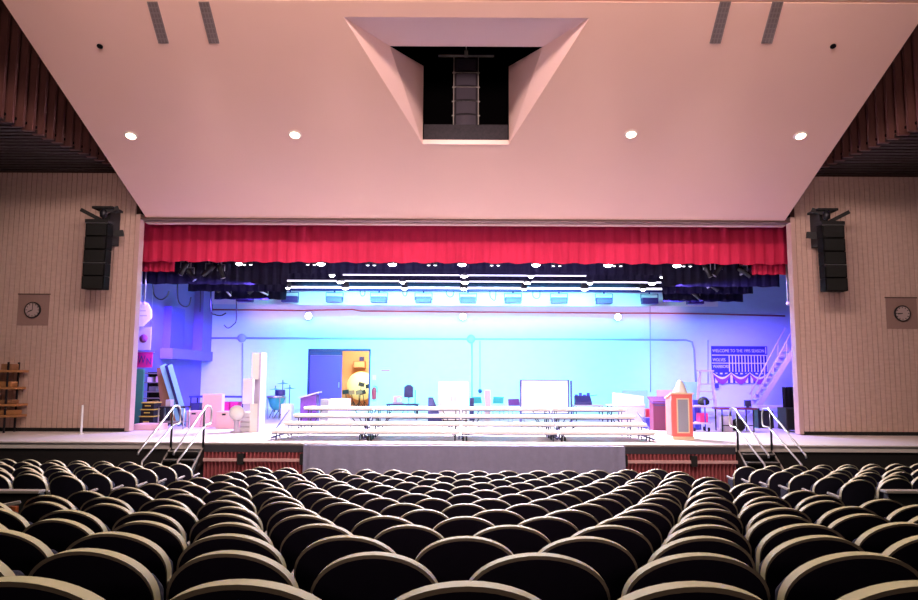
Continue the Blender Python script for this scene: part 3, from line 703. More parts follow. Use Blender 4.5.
# ================================================================== CHORAL RISERS
xsplit = [U(p, 436, 17.6).x for p in (270, 365, 460.5, 559, 656)]
tiers = [(17.6, .24, 270, 656), (18.1, .40, 283, 647), (18.6, .565, 293, 636), (19.1, .735, 303, 627)]
rl = ['leftmost', 'second from the left', 'third from the left', 'rightmost']
for k in range(4):
    xa, xb = xsplit[k] + .015, xsplit[k + 1] - .015
    t = thing('choral_riser', 'white stepped choral riser section along the stage front, %s of four' % rl[k], 'riser', ((xa + xb) / 2, 17.6, 0), 'choral riser sections')
    for i, (y, z, pa, pb) in enumerate(tiers):
        a = max(xa, U(pa, 430, y).x) if k == 0 else xa; b = min(xb, U(pb, 430, y).x) if k == 3 else xb
        st = MB().box(a, b, y, y + .47, z - .072, z).build('step_deck', M['white'], t, .006)
        MB().box(a + .01, b - .01, y + .1, y + .125, z - .1, z - .073).build('deck_edge_rail', M['navy'], st)
        for x in (a + .12, b - .12):
            for yy in (y + .06, y + .41): MB().rod((x, yy, .0), (x, yy, z - .073), .014, 6).build('leg', M['post'], st)
            if i > 0: MB().rod((x, y + .06, .05), (x + (.35 if x < (a + b) / 2 else -.35), y + .06, z - .075), .012, 6).build('brace', M['post'], st)
    ff_ = MB()
    for x in (xa + .02, xb - .02): ff_.beam((x, 17.63, .06), (x, 19.5, .06), .03, .04).beam((x, 17.68, .15), (x, 19.3, .64), .025, .03)
    ff_.build('folding_frame', M['navy'], t)
    if k:
        cw = MB()
        for dx in (.05, .13): cw.lathe((xa + dx, 17.62, .055), [(.055, -.02), (.055, .02)], 12, 'X')
        cw.build('caster', M['black'], t)

# ================================================================== STAGE CLUTTER
def bt(name, label, cat, x0, y0, x1, y1, Y, dep, m, group=None, floor=True, bev=.012, pn='body'):
    a, b = U(x0, y0, Y), U(x1, y1, Y)
    z0 = 0.0 if floor else b.z
    return solo(name, MB().box(a.x, b.x, Y, Y + dep, z0, a.z), M[m], label, cat, group, bev)
# lectern at the right
Y = 18.25; a, b = U(671.5, 394, Y), U(693.5, 437, Y); dl = .55
t = thing('lectern', 'salmon red lectern with grey fabric front panel near the stage edge', 'lectern', ((a.x + b.x) / 2, Y, 0))
ht = a.z
MB().prismx([(Y, .08), (Y + dl, .08), (Y + dl, ht - .12), (Y, ht)], a.x, b.x).build('cabinet', M['salmon'], t, .01)
MB().box(a.x - .0, b.x + .02, Y - .03, Y + dl + .02, 0, .08).build('plinth', M['cream'], t, .008)
MB().prismx([(Y - .03, ht), (Y + dl + .03, ht - .13), (Y + dl + .03, ht - .1), (Y - .03, ht + .035)], a.x - .03, b.x + .03).build('desk_top', M['cream'], t)
c0, c1 = U(677.5, 399.5, Y), U(688.5, 432, Y)
MB().box(c0.x, c1.x, Y - .012, Y, c1.z, c0.z).build('front_panel', M['lightgrey'], t)
e_ = MB()
for q_ in ((c0.x - .03, c0.x, c1.z - .03, c0.z + .03), (c1.x, c1.x + .03, c1.z - .03, c0.z + .03), (c0.x, c1.x, c0.z, c0.z + .03), (c0.x, c1.x, c1.z - .03, c1.z)): e_.box(q_[0], q_[1], Y - .018, Y, q_[2], q_[3])
e_.build('panel_edging', M['cream'], t)
MB().box(a.x - .012, a.x, Y + .02, Y + dl - .02, .1, ht - .14).build('side_panel', M['salmon'], t)
c = U(681, 394, Y + .2)
cl = MB(); n = 14; vs = []
for j in range(6):
    w = j / 5; rr = .15 * (1 - w) ** .8 + .035
    for k in range(n):
        q_ = 2 * PI * k / n; f_ = 1 + .16 * math.sin(3 * q_ + w) + .08 * math.sin(7 * q_)
        vs.append((c.x + rr * f_ * math.cos(q_), Y + .24 + rr * .9 * f_ * math.sin(q_), ht + .005 + .34 * w))
cl.add(vs, [(j * n + k, j * n + (k + 1) % n, (j + 1) * n + (k + 1) % n, (j + 1) * n + k) for j in range(5) for k in range(n)] + [tuple(range(n)), tuple(range(5 * n, 6 * n))], True)
solo('draped_cloth', cl, M['white'], 'pale peaked cloth cover sitting on top of the salmon lectern', 'cloth')
# burgundy lectern
Y = 21.3; a, b = U(653, 399, Y), U(668, 430, Y)
t = thing('wooden_lectern', 'burgundy box lectern standing behind the salmon lectern', 'lectern', ((a.x + b.x) / 2, Y, 0))
MB().box(a.x, b.x, Y, Y + .45, 0, a.z - .06).build('cabinet', M['burg'], t, .01)
MB().prismx([(Y - .04, a.z - .14), (Y + .5, a.z + .02), (Y + .5, a.z + .06), (Y - .04, a.z - .1)], a.x - .04, b.x + .03).build('desk_top', M['purple'], t)
MB().box(a.x + .03, b.x - .03, Y - .01, Y, a.z - .2, a.z - .17).build('trim_strip', M['navy'], t)
# cloth covered table, keyboard, panels
Y = 22.6; a, b = U(610, 405, Y), U(645.5, 425, Y)
t = thing('folding_table', 'folding table under a lavender cloth behind the right end of the risers', 'table', ((a.x + b.x) / 2, Y, 0))
MB().box(a.x, b.x, Y, Y + .75, a.z - .04, a.z).build('table_top', M['lav'], t, .008)
MB().box(a.x + .25, b.x - .02, Y + .005, Y + .025, .02, a.z - .041).build('cloth_front', M['lav'], t)
for x in (a.x + .06, b.x - .06):
    for y in (Y + .08, Y + .68): MB().rod((x, y, 0), (x, y, a.z - .04), .02, 8).build('leg', M['post'], t)
zt_ = a.z; c0, c1 = U(615.5, 393, Y + .1), U(644, 404, Y + .1)
k_ = thing('organ_console', 'cream slant-topped keyboard console on the lavender cloth table', 'keyboard', ((c0.x + c1.x) / 2, Y + .1, zt_))
MB().add([(c0.x, Y + .1, zt_ + .001), (c1.x, Y + .1, zt_ + .001), (c1.x, Y + .1, zt_ + (c0.z - zt_) * .72), (c0.x, Y + .1, c0.z)] + [(c0.x, Y + .6, zt_ + .001), (c1.x, Y + .6, zt_ + .001), (c1.x, Y + .6, zt_ + (c0.z - zt_) * .72), (c0.x, Y + .6, c0.z)],
         [(0, 1, 2, 3), (7, 6, 5, 4), (0, 4, 5, 1), (1, 5, 6, 2), (2, 6, 7, 3), (3, 7, 4, 0)]).build('case', M['cream'], k_, .015)
MB().box(c0.x - .05, c1.x + .02, Y + .06, Y + .1, zt_ + .002, zt_ + .03).build('key_slip', M['pinkbox'], k_)
bt('display_panel', 'flat cyan panel standing behind the cream keyboard console', 'panel', 622, 390, 648, 405, 25.5, .06, 'cyan')
bt('display_panel', 'flat pink panel behind the salmon lectern, beside the cyan one', 'panel', 657, 390, 674, 402, 25.0, .06, 'pinkbox')
bt('display_panel', 'tall pale cyan panel right of the salmon lectern', 'panel', 684, 382, 701, 424, 23.4, .06, 'cyan')
bt('storage_box', 'small red box on the floor between table and burgundy lectern', 'box', 646, 409, 653, 415, 23.2, .4, 'redext')
bt('storage_box', 'small blue box in front of the red one beside the burgundy lectern', 'box', 645.5, 418, 652.5, 426, 22.0, .35, 'blue')
# stacked tubs and cart
Y = 21.0
t = thing('utility_cart', 'low cart with pale shelves right of the salmon lectern', 'cart', U(702, 428, Y))
t.location.z = 0; t['_w'] = Vector((t.location.x, Y, 0))
a, b = U(693, 423, Y), U(711, 423, Y)
for py in (405.5, 422.5):
    z = U(700, py, Y).z; MB().box(a.x, b.x - (.1 if py < 410 else 0), Y, Y + .5, z - .05, z).build('shelf', M['lav'], t, .008)
for x in (a.x + .03, b.x - .15):
    for y in (Y + .04, Y + .46): MB().rod((x, y, .02), (x, y, U(700, 400, Y).z), .018, 8).build('post', M['blue'], t)
for x in (a.x + .05, b.x - .05):
    for y in (Y + .05, Y + .45): MB().lathe((x, y, .06), [(.058, -.02), (.058, .02)], 12, 'X').build('caster', M['black'], t)
zl, zu = U(700, 422.5, Y).z, U(700, 405.5, Y).z
a = U(700, 412, Y + .05); b = U(708, 412, Y + .05)
solo('storage_box', MB().box(a.x, b.x, Y + .05, Y + .4, zl + .001, zl + .26), M['magenta'], 'magenta box on the lower shelf of the low cart', 'box', None, .01)
bagm = MB().lathe((U(706, 405, Y).x, Y + .22, zu + .002), [(.08, 0), (.16, .03), (.17, .12), (.12, .2), (.05, .24), (.0001, .25)], 14)
solo('duffel_bag', bagm, M['black'], 'dark bag on the upper shelf of the low cart', 'bag')
bt('storage_tub', 'blue tub standing behind the low cart', 'tub', 694, 400, 700, 421, 21.7, .4, 'blue')
# step ladder
Y = 21.9
Y = 22.45
t = thing('step_ladder', 'pale wooden step ladder standing left of the scoreboard', 'ladder', (U(712, 425, Y).x, Y, 0))
p = lambda px, py, y=Y: U(px, py, y)
def flo(v): return Vector((v.x, v.y, 0))
for (tx_, ty_), (bx2, by2), yy in (((700, 372), (695, 425), 0), ((711.5, 372), (718, 427), 0)):
    MB().beam(p(tx_, ty_), flo(p(bx2, by2, Y - .15)), .08, .05, (0, 1, 0)).build('front_rail', M['lav'], t)
    MB().beam(p(tx_, ty_) + Vector((0, .05, 0)), flo(p(bx2, by2, Y + .7)), .06, .04, (0, 1, 0)).build('rear_rail', M['lav'], t)
for i, py in enumerate((383.5, 391, 399, 407, 415)):
    w_ = (py - 372) / 54; xa = 700 - 5 * w_; xb = 711.5 + 6.5 * w_
    a, b = p(xa, py), p(xb, py); MB().box(a.x, b.x, Y - .17 * w_ - .03, Y - .12 * w_ + .08, a.z - .03, a.z).build('step', M['lav'], t)
a, b = p(698.5, 371), p(713, 371); MB().box(a.x, b.x, Y - .1, Y + .15, a.z - .02, a.z + .03).build('top_cap', M['lav'], t)
# table behind the right rails
Y = 20.9; a, b = U(720, 408, Y), U(757, 408, Y)
t = thing('work_table', 'brown table behind the right stage step handrails', 'table', ((a.x + b.x) / 2, Y, 0))
MB().box(a.x, b.x, Y, Y + .7, a.z - .05, a.z).build('table_top', M['burg'], t, .008)
for x in (a.x + .08, (a.x + b.x) / 2, b.x - .08):
    for y in (Y + .08, Y + .62): MB().rod((x, y, 0), (x, y, a.z - .05), .022, 8).build('leg', M['post'], t)
MB().rod((a.x + .08, Y + .08, .18), (b.x - .08, Y + .08, .18), .016, 6).build('stretcher', M['post'], t)
zt_ = a.z
x0, x1 = U(735, 404, Y).x, U(749, 404, Y).x
bg = MB(); n = 16; vs = []
for j, (rr, hh) in enumerate(((.6, 0), (1, .06), (.95, .16), (.7, .24), (.3, .28))):
    for k in range(n):
        q_ = 2 * PI * k / n; vs.append(((x0 + x1) / 2 + (x1 - x0) / 2 * rr * math.cos(q_) * (1 + .1 * math.sin(3 * q_)), Y + .35 + .25 * rr * math.sin(q_), .02 + hh * 1.2))
bg.add(vs, [(j * n + k, j * n + (k + 1) % n, (j + 1) * n + (k + 1) % n, (j + 1) * n + k) for j in range(4) for k in range(n)] + [tuple(range(n)), tuple(range(4 * n, 5 * n))], True)
solo('duffel_bag', bg, M['black'], 'dark slumped bag on the floor under the brown table', 'bag')
bt('storage_tub', 'lavender tub on the floor under the brown table, nearest the ladder', 'tub', 724, 416, 733, 427, 21.05, .45, 'lav')
x0, x1 = U(748, 404, Y).x, U(754, 404, Y).x
solo('monitor', MB().box(x0, x1, Y + .2, Y + .3, zt_ + .04, zt_ + .22).box((x0 + x1) / 2 - .03, (x0 + x1) / 2 + .03, Y + .22, Y + .28, zt_ + .002, zt_ + .05).box(x0 + .03, x1 - .03, Y + .15, Y + .35, zt_ + .001, zt_ + .012), M['navy'], 'small dark monitor on the brown table', 'monitor')
bt('road_case', 'dark road case at the right beneath the metal stairs', 'case', 762, 411, 774, 425, 22.5, .5, 'black')
Y = 22.4; a, b = U(758, 406, Y), U(793, 406, Y)
t = thing('counter', 'grey counter shelf behind the right edge of the stage opening', 'counter', ((a.x + b.x) / 2, Y, 0))
MB().box(a.x, b.x, Y, Y + .5, a.z - .07, a.z).build('counter_top', M['lav'], t)
for x in (a.x + .04, b.x - .04): MB().box(x - .03, x + .03, Y + .05, Y + .45, 0, a.z - .07).build('leg', M['post'], t)
Y = 20.9; a, b = U(785, 387, Y), U(799, 408, Y)
t = thing('speaker_cabinet', 'tall black cabinet with cloth beside the right edge of the stage opening', 'cabinet', ((a.x + b.x) / 2, Y, 0))
MB().box(a.x, b.x + .2, Y, Y + .6, .06, b.z).build('body', M['black'], t, .015)
MB().box(a.x + .03, b.x, Y - .015, Y, .1, b.z - .04).build('grille', M['grille'], t)
for x in (a.x + .06, b.x): MB().lathe((x, Y + .1, .04), [(.038, -.02), (.038, .02)], 10, 'X').build('caster', M['post'], t)
dk = cloth(a.x + .03, b.x, Y + .25, lambda x: b.z + .002, a.z, .12, .05, 3, .0, 9); dk.build('cloth_cover', M['drape'], t)
# steel stairs at the back right
Ys = 29.6
t = thing('metal_stairs', 'steep lilac metal stairs climbing behind the right edge of the stage opening', 'stairs', (U(735, 405, Ys).x, Ys, 0))
s0, s1 = flo(U(752, 405, Ys)), U(796, 346, Ys)
for dy in (0, .8): MB().beam(s0 + Vector((0, dy, 0)), s1 + Vector((0, dy, 0)), .05, .2, (0, 0, 1)).build('stringer', M['lav'], t)
n = 13
for i in range(1, n): 
    q_ = s0.lerp(s1, i / n); MB().box(q_.x - .12, q_.x + .16, Ys + .02, Ys + .78, q_.z - .03, q_.z + .02).build('tread', M['lav'], t)
for dy in (-.02, .82):
    hr = MB().rod(s0 + Vector((.25, dy, .85)), s1 + Vector((-.05, dy, .8)), .03, 8)
    for i in (2, 6, 10): q_ = s0.lerp(s1, i / n); hr.rod(q_ + Vector((0, dy, 0)), q_ + Vector((.06, dy, .84)), .022, 6)
    hr.build('handrail', M['lav'], t)
# scoreboard
Y = YB - .1; a, b = U(711.5, 346, Y), U(768.5, 383.5, Y)
t = thing('scoreboard', 'painted baseball scoreboard banner on the back wall at the right', 'scoreboard', (a.x, Y, b.z))
W_, H_ = b.x - a.x, a.z - b.z
MB().box(a.x, b.x, Y, Y + .08, b.z, a.z).build('board', M['board'], t)
X_ = lambda u: a.x + W_ * u
Z_ = lambda v: a.z - H_ * v
ln = MB()
for v in (.245, .46): ln.box(X_(0), X_(1), Y - .012, Y, Z_(v) - .018, Z_(v) + .018)
for i in range(13): x = X_(.31 + .69 * i / 12.2); ln.box(x - .022, x + .022, Y - .014, Y, Z_(.69), Z_(.245))
ln.box(X_(.965), X_(.98), Y - .012, Y, Z_(.2), Z_(.02))
ln.build('grid_lines', M['letter'], t)
ce = MB()
for i in range(12):
    x0 = X_(.31 + .69 * (i + .42) / 12.2); x1 = X_(.31 + .69 * (i + .9) / 12.2)
    for v0, v1 in ((.27, .44), (.48, .66)): ce.box(x0, x1, Y - .008, Y, Z_(v1), Z_(v0))
ce.build('score_cells', M['cell'], t)
text('WELCOME TO THE 1995 SEASON', 'lettering', .2, (X_(.012), Y - .006, Z_(.165)), M['letter'], t, w=W_ * .93)
text('WOLVES', 'lettering', .2, (X_(.012), Y - .006, Z_(.41)), M['letter'], t, w=W_ * .23)
text('WARRIORS', 'lettering', .2, (X_(.012), Y - .006, Z_(.59)), M['letter'], t, w=W_ * .285)
fg = MB()
for i in range(22):
    if i % 2: fg.box(X_(i / 22), X_((i + 1) / 22), Y - .008, Y, Z_(.99), Z_(.72))
fg.build('fringe_stripes', M['letter'], t)
for k in range(3):
    for r0, r1, mm, dd in ((.0, .3, 'blue', .03), (.3, .48, 'letter', .035), (.48, 1., 'swag', .03)):
        m_ = MB(); n = 14; vs = []
        for i in range(n + 1):
            u = i / n; sag = math.sin(PI * u); x = X_((k + u) / 3)
            z0 = Z_(.70 + (.06 + .22 * r0) * sag * 1.0 + .02 * r0); z1 = Z_(.70 + (.06 + .22 * r1) * sag + .05 * r1)
            vs += [(x, Y - dd - .02 * sag, z0), (x, Y - dd - .02 * sag, z1)]
        m_.add(vs, [(2 * i, 2 * i + 2, 2 * i + 3, 2 * i + 1) for i in range(n)], True); m_.build('bunting_swag', M[mm], t)
bt('speaker_box', 'small dark box on the wall under the scoreboard corner', 'box', 714.5, 384, 719, 388, YB - .25, .24, 'navy', None, False)
# rolling whiteboard
Y = 22.2; a, b = U(520, 380.5, Y), U(573.5, 413, Y)
t = thing('rolling_whiteboard', 'large rolling whiteboard standing behind the middle of the risers', 'whiteboard', ((a.x + b.x) / 2, Y, 0))
MB().box(a.x + .04, b.x - .16, Y, Y + .04, b.z, a.z).build('board', M['whiteboard'], t)
fm = MB().box(a.x, a.x + .05, Y - .02, Y + .05, b.z - .03, a.z + .01).box(b.x - .17, b.x - .12, Y - .02, Y + .05, b.z - .03, a.z + .01).box(a.x, b.x - .12, Y - .015, Y + .045, a.z, a.z + .03).box(a.x, b.x - .12, Y - .015, Y + .045, b.z - .03, b.z)
fm.build('frame', M['navy'], t)
for x in (a.x + .025, b.x - .05):
    MB().box(x - .03, x + .03, Y + .05, Y + .1, .12, a.z + .01).build('upright', M['navy'], t)
    ft = MB().box(x - .025, x + .025, Y - .3, Y + .45, .08, .13); fo = ft.build('foot', M['navy'], t)
    for y in (Y - .27, Y + .42): MB().lathe((x, y, .04), [(.04, -.015), (.04, .015)], 10, 'X').build('caster', M['black'], fo)
# white cabinet and other pale things behind the risers
t = thing('white_cabinet', 'pale white cabinet standing against the back wall left of the middle', 'cabinet', U(453, 420, 25.0)); t.location.z = 0; t['_w'] = Vector((t.location.x, 25.0, 0))
a, b = U(438.5, 381.5, 25), U(468.5, 410, 25)
MB().box(a.x, b.x, 25, 25.5, .05, a.z).build('body', M['white'], t, .015)
for x0, x1 in ((a.x + .03, (a.x + b.x) / 2 - .01), ((a.x + b.x) / 2 + .01, b.x - .03)):
    dd = MB().box(x0, x1, 24.98, 25, .1, a.z - .04).build('cabinet_door', M['white'], t, .004)
    MB().box((x1 - .06) if x1 < (a.x + b.x) / 2 else x0 + .03, (x1 - .03) if x1 < (a.x + b.x) / 2 else x0 + .06, 24.95, 24.98, .7, .85).build('handle', M['steel'], dd)
MB().box(a.x + .04, b.x - .04, 25.04, 25.46, 0, .05).build('plinth', M['post'], t)
def simple_table(label, x0, x1, py, Y, dep, m, cat='table', name='side_table'):
    a, b = U(x0, py, Y), U(x1, py, Y)
    t = thing(name, label, cat, ((a.x + b.x) / 2, Y, 0))
    MB().box(a.x, b.x, Y, Y + dep, a.z - .05, a.z).build('table_top', M[m], t, .006)
    for x in (a.x + .05, b.x - .05):
        for y in (Y + .05, Y + dep - .05): MB().rod((x, y, 0), (x, y, a.z - .05), .02, 8).build('leg', M['post'], t)
    return a.z, a.x, b.x
z1, xa, xb = simple_table('low blue desk behind the risers right of the doorway', 386, 418, 404, 26, .7, 'navy')
x = U(397, 400, 26).x
km = thing('sewing_machine', 'small pink and white machine on the blue desk', 'machine', (x, 26.2, z1))
MB().box(x - .18, x + .18, 26.2, 26.45, z1 + .001, z1 + .07).build('base', M['lav'], km, .01)
MB().box(x - .15, x - .04, 26.22, 26.42, z1 + .07, z1 + .26).box(x - .15, x + .15, 26.24, 26.4, z1 + .2, z1 + .28).box(x + .1, x + .15, 26.26, 26.38, z1 + .1, z1 + .2).build('arm', M['pinkbox'], km, .01)
Y = 26.35; a, b = U(403, 385, Y), U(412, 398, Y)
t = thing('speaker_on_pole', 'navy blue loudspeaker raised on a pole behind the blue desk', 'loudspeaker', ((a.x + b.x) / 2, Y + .5, 0)); t['_w'] = Vector(t.location)
MB().prism([(a.x, b.z), (b.x, b.z), (b.x, a.z - .08), (b.x - .1, a.z), (a.x + .1, a.z), (a.x, a.z - .08)], Y + .45, Y + .75).build('cabinet', M['navy'], t, .01)
xc = (a.x + b.x) / 2; MB().rod((xc, Y + .6, .3), (xc, Y + .6, b.z), .022, 8).build('pole', M['steel'], t)
for q_ in range(3): aa = q_ * 2.1 + .5; MB().rod((xc, Y + .6, .55), (xc + .4 * math.cos(aa), Y + .6 + .4 * math.sin(aa), .01), .018, 6).build('leg', M['steel'], t)
v = U(415.3, 390, 26.9); solo('microphone_stand', MB().rod((v.x, 26.9, .02), (v.x, 26.9, v.z), .018, 8).lathe((v.x, 26.9, 0), [(.16, 0), (.16, .02), (.03, .035)], 14), M['post'], 'thin upright stand right of the navy speaker', 'stand')
a, b = U(428, 397.5, 24.6), U(435.5, 409, 24.6)
solo('leaning_wedge', MB().prism([(a.x, 0), (b.x + .25, 0), (a.x + .16, a.z), (a.x, a.z)], 24.6, 24.9), M['navy'], 'navy triangular flat standing left of the white cabinet', 'flat')
bt('storage_box', 'small navy box on the floor right of the white cabinet', 'box', 469.5, 398, 474, 408, 25.6, .35, 'navy')
def chair_simple(label, px, Y, m, rot, top=397):
    c = U(px, 405, Y); t = thing('stacking_chair', label, 'chair', (c.x, Y, 0), 'stacking chairs at the back wall')
    R = lambda b: b.turn(rot, (c.x, Y, 0))
    R(MB().box(c.x - .22, c.x + .22, Y - .2, Y + .22, .43, .47)).build('seat', M[m], t, .01)
    zt_ = U(px, top, Y).z
    R(MB().hexa([(c.x - .2, Y + .2, .58), (c.x + .2, Y + .2, .58), (c.x + .2, Y + .23, .58), (c.x - .2, Y + .23, .58)], [(c.x - .2, Y + .27, zt_), (c.x + .2, Y + .27, zt_), (c.x + .2, Y + .3, zt_), (c.x - .2, Y + .3, zt_)])).build('backrest', M[m], t, .01)
    for sx in (-.2, .2):
        R(MB().rod((c.x + sx, Y - .18, .0), (c.x + sx, Y - .16, .43), .014, 6)).build('leg', M['steel'], t)
        R(MB().rod((c.x + sx, Y + .26, .0), (c.x + sx, Y + .2, .43), .014, 6).rod((c.x + sx, Y + .2, .43), (c.x + sx, Y + .27, zt_ - .1), .014, 6)).build('leg', M['steel'], t)
chair_simple('teal chair behind the risers, left of the pink cartons', 480, 26, 'teal', .5)
chair_simple('teal chair behind the risers, right of the pink cartons', 496, 26, 'teal', -.4)
chair_simple('lavender chair directly left of the rolling whiteboard', 516.5, 24, 'purple', .3, 399)
a = U(484.5, 407, 26.2); b = U(490.5, 407, 26.2)
for k, (za, zb_) in enumerate(((0, .42), (.421, .78), (.781, U(487, 390, 26.2).z))):
    solo('carton', MB().box(a.x + .02 * (k % 2), b.x + .02 * (k % 2), 26.2, 26.5, za, zb_), M['pinkbox'], 'pale pink carton between the teal chairs, %s of the stack' % ('bottom', 'middle', 'top')[k], 'carton', 'stacked pink cartons', .008)
v = wpt(480, 391); solo('wall_pulley', MB().lathe((v.x, v.y - .02, v.z), [(.0001, -.1), (.07, -.08), (.1, 0), (.09, .04)], 14, 'Y'), M['navy'], 'dark round knob at the end of the wire on the back wall', 'pulley')
z1, xa, xb = simple_table('desk with dark equipment right of the rolling whiteboard', 575, 604, 405, 25.6, .7, 'lav')
x0, x1 = U(576, 400, 25.7).x, U(592, 400, 25.7).x
t = thing('mixing_console', 'navy sound console with knobs on the desk right of the whiteboard', 'console', ((x0 + x1) / 2, 25.7, z1))
MB().prismx([(25.7, z1 + .001), (26.15, z1 + .001), (26.15, z1 + .3), (26.05, z1 + .32), (25.7, z1 + .1)], x0, x1).build('body', M['navy'], t, .01)
for k in range(4):
    x = x0 + (x1 - x0) * (k + .5) / 4; MB().box(x - .05, x + .05, 26.0, 26.12, z1 + .3, z1 + (.42 if k in (1, 3) else .36)).build('module', M['blue'], t)
MB().rod((x1 - .1, 26.1, z1 + .3), (x1 + .25, 26.1, z1 + .34), .012, 6).build('arm', M['post'], t)

# left side clutter
bt('storage_box', 'pale pink storage box with a dark handle slot, outer one at the left', 'box', 186.5, 411, 200, 428, 21.8, .5, 'pinkbox')
bt('tall_panel', 'tall pale pink panel standing between the two pink storage boxes', 'panel', 202.5, 394, 221, 428, 21.75, .25, 'pinkbox')
bt('storage_box', 'pale pink storage box with a dark handle slot, behind the white globe', 'box', 216, 411.5, 240, 429, 21.2, .5, 'pinkbox')
for (xa, ya, xb, yb2), Y, par in (((191.5, 413, 195.5, 414.5), 21.79, 0), ((222, 413.6, 225.5, 415.4), 21.19, 1)):
    ob = pbox(xa, ya, xb, yb2, Y - .012, .02)
    pr = [o for o in bpy.data.objects if o.name.startswith('storage_box') and ('outer one' if par == 0 else 'white globe') in o.get('label', '')][0]
    ob.build('handle_slot', M['black'], pr)
z1, xa, xb = simple_table('dark blue topped table behind the pink storage boxes', 189, 244, 396, 24.2, .7, 'blue')
bt('plastic_crate', 'magenta crate under the blue topped table, nearer the tall panel', 'crate', 221, 402, 229, 410, 24.25, .4, 'magenta')
bt('plastic_crate', 'magenta crate under the blue topped table, nearer the white tower', 'crate', 230, 402, 238, 410, 24.25, .4, 'magenta')
bt('storage_tub', 'blue tub under the left end of the blue topped table', 'tub', 191, 403, 199, 415, 24.3, .4, 'navy')
c = flo(U(236, 431, 19.9)); zt_ = U(236, 406, 19.9).z; zm = U(236, 420.5, 19.9).z
t = thing('globe_lamp', 'white globe on a short lilac pedestal at the left of the stage', 'globe', c)
r = (zt_ - zm) / 2 + .01
MB().lathe((c.x, c.y, zm), [(max(r * math.sin(PI * i / 12), .0001), r - r * math.cos(PI * i / 12)) for i in range(13)], 20).build('globe', M['white'], t)
MB().lathe(c, [(.15, 0), (.15, .03), (.065, .06), (.06, zm - .03), (.1, zm), (.06, zm + .02)], 14).build('pedestal', M['lav'], t)
for i, (xa, xb) in enumerate(((238, 257), (239, 256), (238, 255), (240, 256))):
    z0 = i * .135; a = U(xa, 430, 20.2); b = U(xb, 430, 20.2)
    solo('stacked_platform', MB().box(a.x, b.x, 20.25, 20.75, z0 + (.001 if i else 0), z0 + .115).box(a.x + .06, b.x - .06, 20.3, 20.7, z0 + .115, z0 + .134), M['white'], 'low white platform beside the white tower, %s of the stack' % ('bottom one', 'second from the bottom', 'second from the top', 'topmost')[i], 'platform', 'stacked white platforms', .008)
Y = 19.9; f0 = lambda px, py: U(px, py, Y)
t = thing('white_tower', 'tall narrow white tower with a recessed middle at the left of the stage', 'set piece', flo(f0(258, 431)))
a, b = f0(252, 352.5), f0(258.5, 379.5); MB().box(a.x, b.x, Y, Y + .5, b.z, a.z).build('top_box', M['white'], t, .006)
MB().box(a.x, b.x, Y + .001, Y + .5, 0, f0(255, 404).z).build('base_box', M['white'], t, .006)
MB().box(a.x + .02, b.x, Y + .25, Y + .5, f0(255, 404).z, b.z).build('recessed_back', M['lav'], t)
MB().box(b.x, f0(260.2, 400).x, Y - .01, Y + .5, 0, a.z).build('side_panel', M['lav'], t, .006)
Y = 21.15; f0 = lambda px, py: U(px, py, Y)
t = thing('white_pedestal', 'shorter white pedestal box standing left of the white tower', 'set piece', flo(f0(247, 425)))
a, b = f0(243, 378.5), f0(252.5, 404); MB().box(a.x, b.x, Y, Y + .5, b.z, a.z).build('top_box', M['white'], t, .006)
MB().box(a.x + .03, b.x - .02, Y + .05, Y + .45, 0, b.z).build('base_box', M['lav'], t)
# kettle drum and stands
Y = 26; f0 = lambda px, py: U(px, py, Y); c = flo(f0(276, 415))
t = thing('kettle_drum', 'teal kettle drum in a metal frame against the cyan back wall', 'drum', c)
zt_ = f0(276, 397).z; r = 8.6 * Y / F
MB().lathe(c, [(.12, .32), (r * .7, .45), (r, .75), (r, zt_), (r * .97, zt_ + .02)], 20).build('kettle', M['teal'], t)
MB().lathe(c, [(r + .03, zt_ - .03), (r + .03, zt_ + .03), (r - .02, zt_ + .035)], 20).build('rim', M['steel'], t)
for k in range(4): aa = k * PI / 2 + .6; MB().rod((c.x + (r + .02) * math.cos(aa), c.y + (r + .02) * math.sin(aa), zt_), (c.x + .3 * math.cos(aa), c.y + .3 * math.sin(aa), .0), .018, 6).build('leg', M['steel'], t)
for k, (px, py, lab) in enumerate(((270, 386, 'left of the teal drum'), (277, 380, 'directly behind the teal drum'), (284, 385, 'right of the teal drum'))):
    x = f0(px, 390).x; zz = f0(px, py).z; yy = Y + .75 + .05 * k
    t = thing('cymbal_stand', 'thin metal cymbal stand ' + lab, 'cymbal stand', (x, yy, 0), 'cymbal stands')
    MB().rod((x, yy, .2), (x, yy, zz), .014, 6).build('pole', M['post'], t)
    for q_ in range(3): aa = q_ * 2.1 + k; MB().rod((x, yy, .45), (x + .28 * math.cos(aa), yy + .28 * math.sin(aa), .01), .012, 6).build('leg', M['post'], t)
    MB().lathe((x, yy, zz - .14), [(.22, 0), (.06, .025), (.02, .05)], 16).build('cymbal', M['teal'], t)
x = f0(277, 390).x
tm = MB().lathe((x, Y + .5, f0(277, 396.).z), [(.16, 0), (.17, .02), (.17, .2), (.16, .21)], 16)
tm.rod((x, Y + .5, .0), (x, Y + .5, f0(277, 396).z), .02, 6)
solo('tom_drum', tm, M['navy'], 'small drum on a pole behind the teal kettle drum', 'drum')
bt('storage_box', 'white box standing right of the teal kettle drum', 'box', 281, 404, 291, 415, 24.6, .4, 'white')
Y = 23.2; f0 = lambda px, py: U(px, py, Y); a, b = f0(300.5, 396), f0(316, 415)
t = thing('purple_lectern', 'purple slant-topped lectern in front of the blue door', 'lectern', ((a.x + b.x) / 2, Y, 0))
MB().prism([(a.x, 0), (b.x, 0), (b.x, f0(316, 394.5).z), (a.x, f0(300, 398).z)], Y, Y + .5).build('cabinet', M['purple'], t, .01)
za, zb_ = f0(299, 398.5).z, f0(318, 393).z
